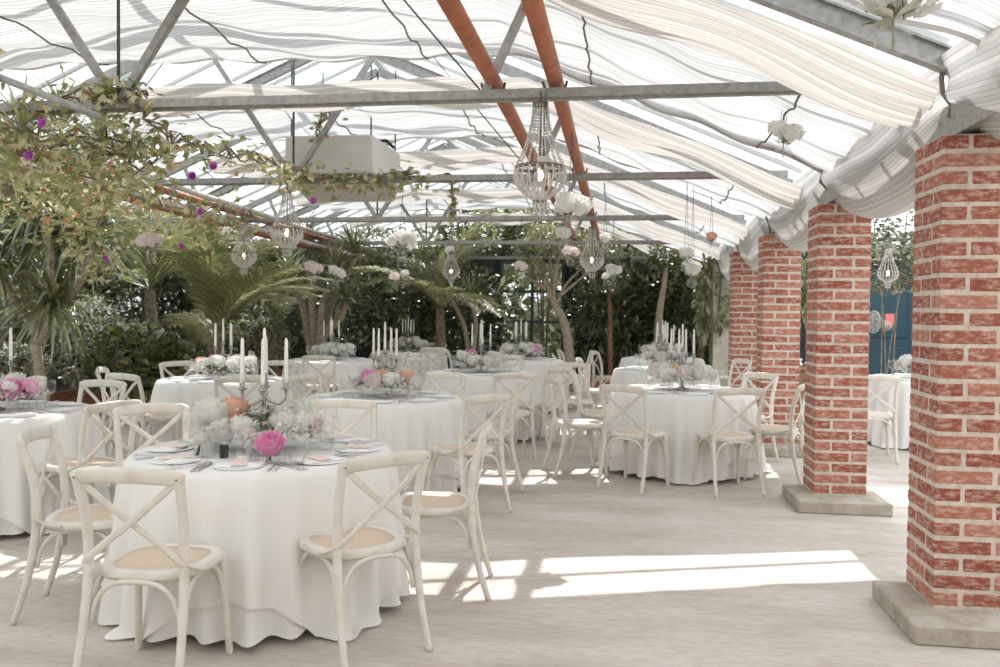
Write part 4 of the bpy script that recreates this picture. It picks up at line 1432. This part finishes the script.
spiky('big spiky tree with thick brown trunk and hanging sword leaves at left', b0,
      [[b0, W(36, 345, 10.3), W(44, 312, 10.2), W(56, 232, 9.9)], [W(38, 335, 10.3), W(24, 285, 10.2), W(28, 238, 10.0), W(26, 205, 9.9)], [W(40, 330, 10.3), W(14, 300, 10.0), W(-6, 262, 9.8)], [W(40, 340, 10.3), W(46, 322, 10.0), W(50, 306, 9.8)], [W(44, 318, 10.2), W(74, 270, 10.0), W(66, 178, 9.9)], [W(44, 318, 10.2), W(80, 280, 9.8), W(92, 236, 9.6)], [W(42, 320, 10.2), W(52, 270, 9.6), W(40, 206, 9.4)]], 'palebark', .075, 1, .86)
b0 = base_at(318, 14.6, .0)
spiky('clump of spiky trees with several bare trunks behind the far table', b0,
      [[b0, W(312, 300, 14.6), W(308, 252, 14.6)], [b0, W(322, 310, 14.5), W(336, 276, 14.4)], [b0, W(328, 315, 14.7), W(356, 256, 14.7)], [W(320, 335, 14.6), W(340, 318, 14.4), W(346, 302, 14.3)], [b0, W(304, 310, 14.8), W(290, 284, 14.8)]], 'palebark', .085, 0, 1.0)
b0 = base_at(470, 16.3, .28)
spiky('pale stalked spiky plant left of the back window', b0, [[b0, W(462, 320, 16.3), W(425, 262, 16.2)], [b0, W(476, 325, 16.2), W(470, 300, 16.2)]], 'palebark', .06, 0, .8)

# branching tree right of the back window
def tree(label, base, paths, mat, r0, crowns, name='tree', k=0):
    t = thing(name, label, 'tree', base); B = Vector(base)
    b = MB()
    for pth, r in paths:
        pts = bez([Vector(p)-B for p in pth], 6)
        b.tube(pts, [r*(1-.6*i/(len(pts)-1)) for i in range(len(pts))], 8)
    b.build('trunk', M[mat], t)
    for kd, p, r in crowns:
        f = FOL[kd][k % 2].copy(); COL.objects.link(f); f.parent = t; k += 1
        f.location = Vector(p)-B; f.scale = (r, r, r*.75); f.rotation_euler = (0, 0, k*1.7)
    return t
b0 = base_at(573, 15.9, .0)
J = W(553, 300, 15.9)
tree('crooked pale branching tree right of the back window', b0,
     [([b0, W(566, 330, 15.9), J, W(548, 285, 15.9)], .11), ([J, W(545, 275, 15.9), W(530, 256, 15.8)], .05), ([J, W(556, 270, 15.8), W(562, 250, 15.7)], .05), ([W(556, 305, 15.9), W(566, 285, 16), W(582, 268, 16)], .04), ([W(550, 290, 15.9), W(535, 282, 15.7), W(526, 276, 15.6)], .035), ([J, W(551, 270, 16), W(548, 246, 16)], .045), ([W(560, 296, 15.9), W(585, 275, 15.9), W(604, 258, 15.9)], .03)],
     'palebark', .1, [('tree', W(530, 250, 15.8), .34), ('tree', W(562, 244, 15.7), .36), ('tree', W(546, 238, 16), .38), ('tree', W(586, 258, 16), .32), ('tree', W(538, 270, 15.6), .24), ('tree', W(610, 246, 15.9), .28)])
b0 = base_at(656, 16.0, .0)
tree('slim pale palm like trunk right of the hanging globes', b0, [([b0, W(659, 320, 16), W(664, 285, 16), W(667, 262, 16)], .09)], 'palebark', .1, [('bigleaf', W(667, 255, 16), .36)])
b0 = base_at(611, 16.2, .0)
tree('slim red brown trunk at centre right of the back', b0, [([b0, W(610, 315, 16.2), W(608, 285, 16.2)], .06)], 'redbark', .1, [('fine', W(608, 276, 16.2), .45)], k=1)

# climbing vines with passion flowers
def vine(label, path, spread, n, seed, flowers=(), hang=0.0, L=.070, name='flowering_vine'):
    rr = random.Random(seed)
    P = [Vector(p) for p in path]
    base = P[0]
    t = thing(name, label, 'vine', base)
    pts = bez([p-base for p in P], 8)
    b = MB()
    for s in range(3):
        q = [p+Vector((rr.uniform(-1, 1), rr.uniform(-1, 1), rr.uniform(-1, 1)))*spread*.35*(1 if 0 < i < len(pts)-1 else .1) for i, p in enumerate(pts)]
        b.tube(q, .009-.002*s, 5)
    b.build('vine_stem', M['bark'], t)
    b = MB()
    for k in range(n):
        p = pts[int(rr.random()*(len(pts)-1))]+Vector((rr.gauss(0, .5), rr.gauss(0, .5), rr.gauss(0, .45)-hang*rr.random()))*spread
        ax = Vector((rr.uniform(-1, 1), rr.uniform(-1, .3), rr.uniform(-1, .2))).normalized()
        up = Vector((rr.uniform(-.5, .5), rr.uniform(-.5, .5), 1))
        side = ax.cross(up).normalized()
        b.cur = rr.random()
        for g in (-1.1, -.5, 0, .5, 1.1):
            b.leaf(p, ax*math.cos(g)+side*math.sin(g), up, L*(1-.25*abs(g))*rr.uniform(.8, 1.2), L*.34, .2)
    b.build('leaves', M['vine'], t)
    for q in flowers:
        b = MB()
        for k in range(10):
            a = k*2*PI/10; b.cur = rr.random()
            b.leaf(Vector((0, 0, 0)), Vector((math.cos(a), -.35, math.sin(a))), Vector((0, -1, 0)), .044, .020, -.1)
        b.ball((0, -.012, 0), .012, 8, 5)
        o = b.build('purple_flower', M['p_purple'], t); o.location = Vector(q)-base
        o['label'] = 'purple flower'
    return t
def TIEP(x, k, dz=.04): return Vector((x, TIES[k], ZT[k]+dz))
vine('flowering vine on the nearest truss running down to the heater unit', [TIEP(-4.0, 1), TIEP(-3.36, 1, .08), W(160, 132, 5.6), W(210, 148, 6.0), W(262, 160, 6.6), W(300, 172, 7.2)], .15, 250, 1, [W(193, 176, 6.0), W(214, 166, 6.0)], .5)
vine('dense pale flowering vine mass in the upper left corner below the nearest truss', [TIEP(-5.2, 1), TIEP(-4.4, 1, .0), W(50, 148, 5.5), W(110, 142, 5.6), W(150, 160, 6.0)], .33, 760, 2, [W(43, 123, 5.3), W(30, 156, 5.2)], .4)
vine('vine mass along the left pipes, pale leaves with orange tips', [(-5.2, 5.6, 2.9), W(70, 172, 6.4), W(120, 190, 6.9), W(190, 208, 7.8), W(250, 218, 8.8)], .24, 640, 3, [W(201, 212, 7.6), W(182, 246, 8.0)], .7)
vine('vine curtain hanging at the far left over the spiky tree', [(-5.2, 5.7, 2.93), W(12, 190, 6.8), W(60, 182, 7.0), W(92, 200, 7.4), W(100, 250, 7.8)], .26, 600, 4, [W(107, 258, 7.6)], .9)
vine('vine along the second truss in front of the air heater', [W(285, 172, 8.5), W(310, 176, 8.6), W(350, 177, 8.55), W(392, 176, 8.5), W(424, 177, 8.45)], .15, 300, 5, [W(314, 201, 8.2)], .5)
vine('small vine at the foot of the second truss strut above the heater', [W(340, 107, 8.72), W(330, 102, 8.7), W(322, 118, 8.68), W(318, 142, 8.7)], .10, 90, 6)
vine('thin vine strand dangling from the second truss beside the big chandelier', [TIEP(-1.80, 2, .03), TIEP(-1.72, 2, .02), W(452, 190, 8.5), W(453, 205, 8.5), W(452, 218, 8.5)], .05, 40, 7)
vine('short vine tuft on the nearest truss at the hanger rod', [TIEP(-3.5, 1, .05), TIEP(-3.36, 1, .1), TIEP(-3.15, 1, .06)], .09, 90, 8)

# strappy tufts perched among the vines
TUFT = hidden(rosette(402, 46, .42, .030, 1.3, .1).build('leaf_tuft', M['tuft']))
for px, py, Z, lb in ((22, 150, 5.7, 'leftmost, below the upper purple flowers'), (62, 140, 5.9, 'second from the left'), (100, 148, 6.2, 'third from the left, over the pipes'), (128, 172, 6.6, 'right end, over the bare pipes'), (8, 190, 6.2, 'lowest, at the far left edge')):
    p = W(px, py, Z)
    t = thing('strappy_plant', 'tuft of pale strap leaves perched in the vine, '+lb, 'plant', p, 0, 'strappy tufts in the vine')
    f = TUFT.copy(); COL.objects.link(f); f.parent = t; f.rotation_euler = (0, 0, px)
    b = MB(); b.ball((0, 0, 0), .05, 8, 5); b.build('root_ball', M['bark'], t)
# ================================================================ hanging things
def strand_mesh(p0, p1, sag, n, r, seed):
    rr = random.Random(seed); b = MB()
    p0 = Vector(p0); p1 = Vector(p1)
    for k in range(n):
        t = k/(n-1)
        p = p0.lerp(p1, t); o = Vector((p.x, p.y, 0)).normalized() if abs(p.x)+abs(p.y) > 1e-4 else Vector((1, 0, 0))
        p = p+o*sag*4*t*(1-t)
        rad = r*rr.uniform(.75, 1.15)
        b.ball(p, rad, 5, 3, 1.25)
    return b
def make_chandelier():
    t = thing('chandelier', '', 'chandelier')   # origin: middle of the big ring
    for nm, r, h, z in (('crown_ring', .045, .03, .385), ('hoop', .150, .022, 0), ('bottom_ring', .040, .016, -.200)):
        b = MB(); b.lathe([(r-.004, -h/2), (r+.003, -h/2), (r+.003, h/2), (r-.004, h/2), (r-.004, -h/2)], 28, (0, 0, z), closed=False); b.build(nm, M['bronze'], t)
    ms = [strand_mesh((.045, 0, .375), (.150, 0, .012), -.022, 20, .0075, 1).build('crystal_strand', M['crystal'], t),
          strand_mesh((.150, 0, -.008), (.040, 0, -.195), .050, 14, .0088, 2).build('crystal_strand', M['crystal'], t),
          strand_mesh((.040, 0, -.207), (.028, 0, -.275), .008, 5, .008, 3).build('crystal_strand', M['crystal'], t)]
    for m_, cnt in zip(ms, (16, 20, 9)):
        for k in range(1, cnt):
            c = m_.copy(); COL.objects.link(c); c.parent = t; c.rotation_euler = (0, 0, 2*PI*k/cnt)
    b = MB(); b.tube([(0, 0, .46), (0, 0, -.02)], .006, 6)
    for a in range(3): b.tube([(0, 0, 0), (.15*math.cos(a*2.1), .15*math.sin(a*2.1), 0)], .004, 5)
    b.build('frame', M['bronze'], t)
    b = MB(); b.lathe([(0, .02), (.012, .02), (.012, -.01), (.020, -.03), (.022, -.05), (.014, -.075), (0, -.08)], 12, closed=False); 
    b.build('bulb', M['bulb'], t)
    return t
CHAN = make_chandelier()
def wire_to(t, z0, ztop, s=1.0):
    b = MB(); b.tube([(0, 0, z0), (0, 0, ztop)], .0035/s, 5); b.build('hanging_wire', M['darksteel'], t)
first_ch = [True]
def chandelier(px, py, Z, s, ztop, label):
    p = W(px, py, Z)
    if first_ch[0]:
        first_ch[0] = False; t = CHAN; t.location = p; t.scale = (s, s, s); t['label'] = label; t['group'] = 'crystal chandeliers'
    else: t = dup(CHAN, p, px, label, 'crystal chandeliers', s)
    return t, (p, s, ztop)
specs = [(540, 168, 5.24, 1.0, ZT[1], 'largest crystal chandelier, hung from the nearest truss above the middle'),
         (287, 229, 8.35, .95, ZT[2], 'lit crystal chandelier left, hung from the second truss below the heater'),
         (244, 253, 11.0, .98, 2.9, 'small lit chandelier before the palms, lower left of the other left one'),
         (451, 269, 11.35, .72, ZT[3], 'slim crystal chandelier before dark plants left of the back window'),
         (592, 257, 11.35, 1.0, ZT[3], 'lit crystal chandelier among hanging white flowers right of the window'),
         (888, 271, 8.4, .6, 2.6, 'small lit chandelier in the side aisle between pillars')]
wires = []
for s in specs: wires.append(chandelier(*s))
for t, (p, s, zt) in wires:
    if (zt-p.z)/s > .46: wire_to(t, .44, (zt-p.z)/s, s)
# hanging glass vases with white flowers
def hanging(px, py, Z, ztop, kind, r, label, shape='globe', nfl=1):
    p = W(px, py, Z)
    t = thing('hanging_vase', label, 'hanging vase', p, 0, 'hanging glass flower vases')
    k = r/.06
    prof = {'globe': [(0, -.055), (.02, -.054), (.048, -.035), (.056, -.005), (.046, .025), (.026, .042), (.024, .06), (.027, .064), (.022, .060), (.022, .042), (.043, .023), (.053, -.005), (.045, -.033), (0, -.05)],
            'jar': [(0, -.07), (.036, -.07), (.040, -.064), (.040, .03), (.030, .045), (.030, .062), (.028, .062), (.028, .044), (.037, .028), (.037, -.06), (0, -.064)],
            'bottle': [(0, -.09), (.028, -.09), (.034, -.08), (.034, -.01), (.014, .03), (.012, .075), (.015, .08), (.010, .078), (.011, .03), (.031, -.01), (.031, -.08), (0, -.085)]}[shape]
    b = MB(); b.lathe([(a*k, z*k) for a, z in prof], 18, closed=False); b.build('glass_vessel', M['glass'], t)
    b = MB()
    for s in (-1, 1): b.tube([(s*.03*k, 0, .06*k), (s*.018*k, 0, .18*k), (0, 0, ztop-p.z)], .0022, 5)
    b.build('hanging_wire', M['darksteel'], t)
    for q in range(nfl):
        a = q*2.1
        bloom(kind, (.05*k*math.cos(a)*(nfl > 1), -.03*k+.05*k*math.sin(a)*(nfl > 1), .12*k+.03*k*(q % 2)), r*1.06, t)
    b = MB()
    rr = random.Random(int(px))
    for q in range(16):
        b.cur = rr.random(); b.leaf((0, 0, .06*k), Vector((rr.uniform(-1, 1), rr.uniform(-1, 1), rr.uniform(-.1, 1))), Vector((0, 0, 1)), .10*k, .035*k)
    b.tube([(0, 0, -.03*k), (0, 0, .1*k)], .004, 5); b.build('greens', M['garland'], t)
    return t
HV = [
 (545, 178, 5.20, 2.83, 'white', .042, 'glass jar with white bloom hanging in front of the largest chandelier', 'jar', 1),
 (543, 217, 5.6, 2.83, 'white', .035, 'small glass globe hanging just below the largest chandelier', 'globe', 1),
 (571, 226, 6.4, 2.83, 'white', .075, 'jar of large white hydrangeas hanging right of the largest chandelier', 'jar', 3),
 (563, 246, 8.35, 2.8, 'white', .062, 'white bloom over a glass globe below the hydrangea jar', 'globe', 1),
 (570, 262, 9.6, 2.76, 'blush', .055, 'cream blooms in a hanging globe left of the lit far chandelier', 'globe', 3),
 (521, 279, 11.2, 2.73, 'blush', .08, 'clear glass bottle hanging before the back window', 'bottle', 1),
 (605, 248, 9.2, 2.76, 'white', .055, 'round white bloom hanging at the right of the far lit chandelier', 'globe', 1),
 (613, 280, 11.2, 2.73, 'white', .062, 'jar of cream flowers hanging before the dark plants', 'jar', 3),
 (606, 283, 12.0, 2.7, 'white', .05, 'small glass globe hanging left of the cream flower jar', 'globe', 1),
 (686, 266, 8.6, 2.8, 'white', .062, 'upper white bloom of the hanging pair near the pale pillar', 'globe', 1),
 (692, 282, 8.9, 2.79, 'white', .065, 'lower white bloom of the hanging pair near the pale pillar', 'globe', 1),
 (711, 246, 8.3, 2.62, 'peach', .045, 'peach flower in a small jar hanging under the right roof slope', 'jar', 1),
 (783, 153, 5.6, 3.1, 'white', .062, 'white flower in a glass globe hanging below the right roof slope', 'globe', 2),
 (893, 40, 3.0, 3.2, 'white', .07, 'blurred white flower vase hanging at the top right corner', 'globe', 2),
 (402, 258, 9.4, 2.76, 'white', .085, 'big cluster of white flowers hanging left of the middle', 'jar', 4),
 (313, 281, 11.0, 2.73, 'blush', .075, 'left pale bloom of the pair hanging before spiky trunks', 'jar', 2),
 (336, 284, 11.2, 2.73, 'white', .07, 'right white bloom of the pair hanging before spiky trunks', 'jar', 2),
 (395, 285, 12.4, 2.7, 'blush', .06, 'small pink white bloom hanging right of the spiky trees', 'globe', 1),
 (405, 281, 12.6, 2.7, 'white', .055, 'tiny clear jar hanging beside the small pink white bloom', 'jar', 1),
 (151, 256, 8.35, 2.8, 'blush', .07, 'white and pink flowers in glass hanging before the left palms', 'jar', 3),
 (228, 240, 9.9, 2.76, 'white', .05, 'small white globe hanging left of the lit left chandelier', 'globe', 1),
 (450, 258, 11.0, 2.73, 'white', .05, 'white bloom hanging directly above the slim chandelier', 'globe', 1),
]
for h in HV: hanging(*h)

# heater unit under the roof
p = W(328, 152, 8.95)
t = thing('air_heater', 'boxy white air heater hung under the roof, vines over its front', 'heater', (p.x, p.y+.57, 2.92), 0)
b = MB(); b.rbox((0, 0, .195), (.96, 1.12, .40), .012); b.build('casing', M['acwhite'], t, False)
b = MB(); b.rbox((0, 0, -.02), (.86, 1.0, .05), .008); b.build('grille', M['darksteel'], t, False)
b = MB(); b.rbox((.02, -.1, -.13), (1.0, .55, .018), .004, Matrix.Rotation(-.28, 3, 'X')); b.build('flap', M['acgrey'], t, False)
for s in (-1, 1):
    for q in (-1, 1):
        b = MB(); b.tube([(s*.44, q*.48, -.14 if q < 0 else -.03), (s*.44, q*.48, 1.35)], .009, 6); b.build('hanger_rod', M['darksteel'], t)
b = MB(); b.rbox((.2, .1, .44), (.26, .2, .10), .02); b.tube([(.33, .1, .46), (.44, .1, .46), (.50, .2, .40)], .02, 7); b.build('motor', M['black'], t)

# side aisle: cabinet with linen, flowers and card on the teal door
p = W(800, 372, 11.4)
t = thing('cabinet', 'tan wooden cabinet in the side aisle behind the second pillar', 'cabinet', (p.x, p.y, 0))
b = MB(); b.rbox((0, 0, .42), (.62, .5, .64), .01); b.rbox((0, 0, .752), (.68, .56, .03), .008); b.build('body', M['cabinet'], t, False)
for s in (-1, 1):
    d = MB(); d.rbox((s*.15, -.255, .42), (.27, .02, .56), .005); d = d.build('door', M['cabinet'], t, False)
    k = MB(); k.ball((s*.04, -.275, .46), .013, 8, 5); k.build('knob', M['silver'], d)
for sx in (-1, 1):
    for q in (-1, 1):
        b = MB(); b.tube([(sx*.26, q*.2, .1), (sx*.26, q*.2, 0)], .025, 6); b.build('foot', M['black'], t)
for k, (dx, dz, w_) in enumerate(((-.08, .77, 'left'), (.16, .77, 'right'))):
    b = MB(); b.rbox((0, 0, .04), (.22, .26, .08), .03); b.rbox((.01, .01, .10), (.2, .22, .045), .02)
    o = b.build('folded_linen', M['napkin']); o.location = (p.x+dx*1.2, p.y, dz); o.rotation_euler = (0, 0, k*.2)
    tag(o, '%s stack of folded white linen on the tan aisle cabinet' % w_, 'linen', 'folded linen on the cabinet')
DY = YA-.06
for k, (px, py) in enumerate(((866, 320), (872, 316), (877, 323), (871, 328), (883, 326), (863, 326))):
    q = W(px+6, py, 13.9)
    t = thing('door_blossom', 'white blossom %s of the cluster on the teal door' % ['at upper left', 'at top', 'at centre', 'at bottom', 'at right', 'at far left'][k], 'flower', (q.x, DY, q.z), 0, 'white blossoms on the teal door')
    bloom('white', (0, 0, 0), .07, t, (0, -1, .1))
q = W(893, 320, 13.9)
b = MB(); b.box((0, 0, 0), (.14, .02, .2)); o = b.build('door_card', M['pinkred'], smooth=False); o.location = (q.x, DY+.015, q.z)
tag(o, 'small pink red card on the teal door beside white blossoms', 'card')
# ================================================================ light
w = bpy.data.worlds.new('world'); SC.world = w; w.use_nodes = True
nt = w.node_tree; nt.nodes.clear()
out = N(nt, 'ShaderNodeOutputWorld')
bg = N(nt, 'ShaderNodeBackground')
tc = N(nt, 'ShaderNodeTexCoord')
sx = N(nt, 'ShaderNodeSeparateXYZ')
nt.links.new(tc.outputs['Generated'], sx.inputs[0])
r = ramp(nt, [(0.0, (0.55, 0.55, 0.50)), (0.5, (0.95, 0.97, 1.0)), (1.0, (0.86, 0.93, 1.0))])
mr = N(nt, 'ShaderNodeMapRange'); mr.inputs['From Min'].default_value = -1
nt.links.new(sx.outputs[2], mr.inputs[0]); nt.links.new(mr.outputs[0], r.inputs[0])
nt.links.new(r.outputs[0], bg.inputs[0])
bg.inputs[1].default_value = SKY
nt.links.new(bg.outputs[0], out.inputs[0])
sd = bpy.data.lights.new('sun', 'SUN'); so = bpy.data.objects.new('sun', sd); COL.objects.link(so)
sd.energy = SUN; sd.angle = math.radians(0.6); sd.color = (1.0, 0.965, 0.94)
so.rotation_euler = Vector((-0.02, -0.78, -1.0)).to_track_quat('-Z', 'Y').to_euler()
so.location = (0, 8, 20)
vs = SC.view_settings
vs.view_transform = 'Standard'; vs.look = 'None'; vs.gamma = 1.0; vs.use_curve_mapping = False
vs.exposure = EXPO
SC.cycles.max_bounces = 10
SC.cycles.diffuse_bounces = 5
SC.cycles.transparent_max_bounces = 24
SC.cycles.caustics_reflective = False
SC.cycles.caustics_refractive = False
SC.cycles.sample_clamp_indirect = 6.0
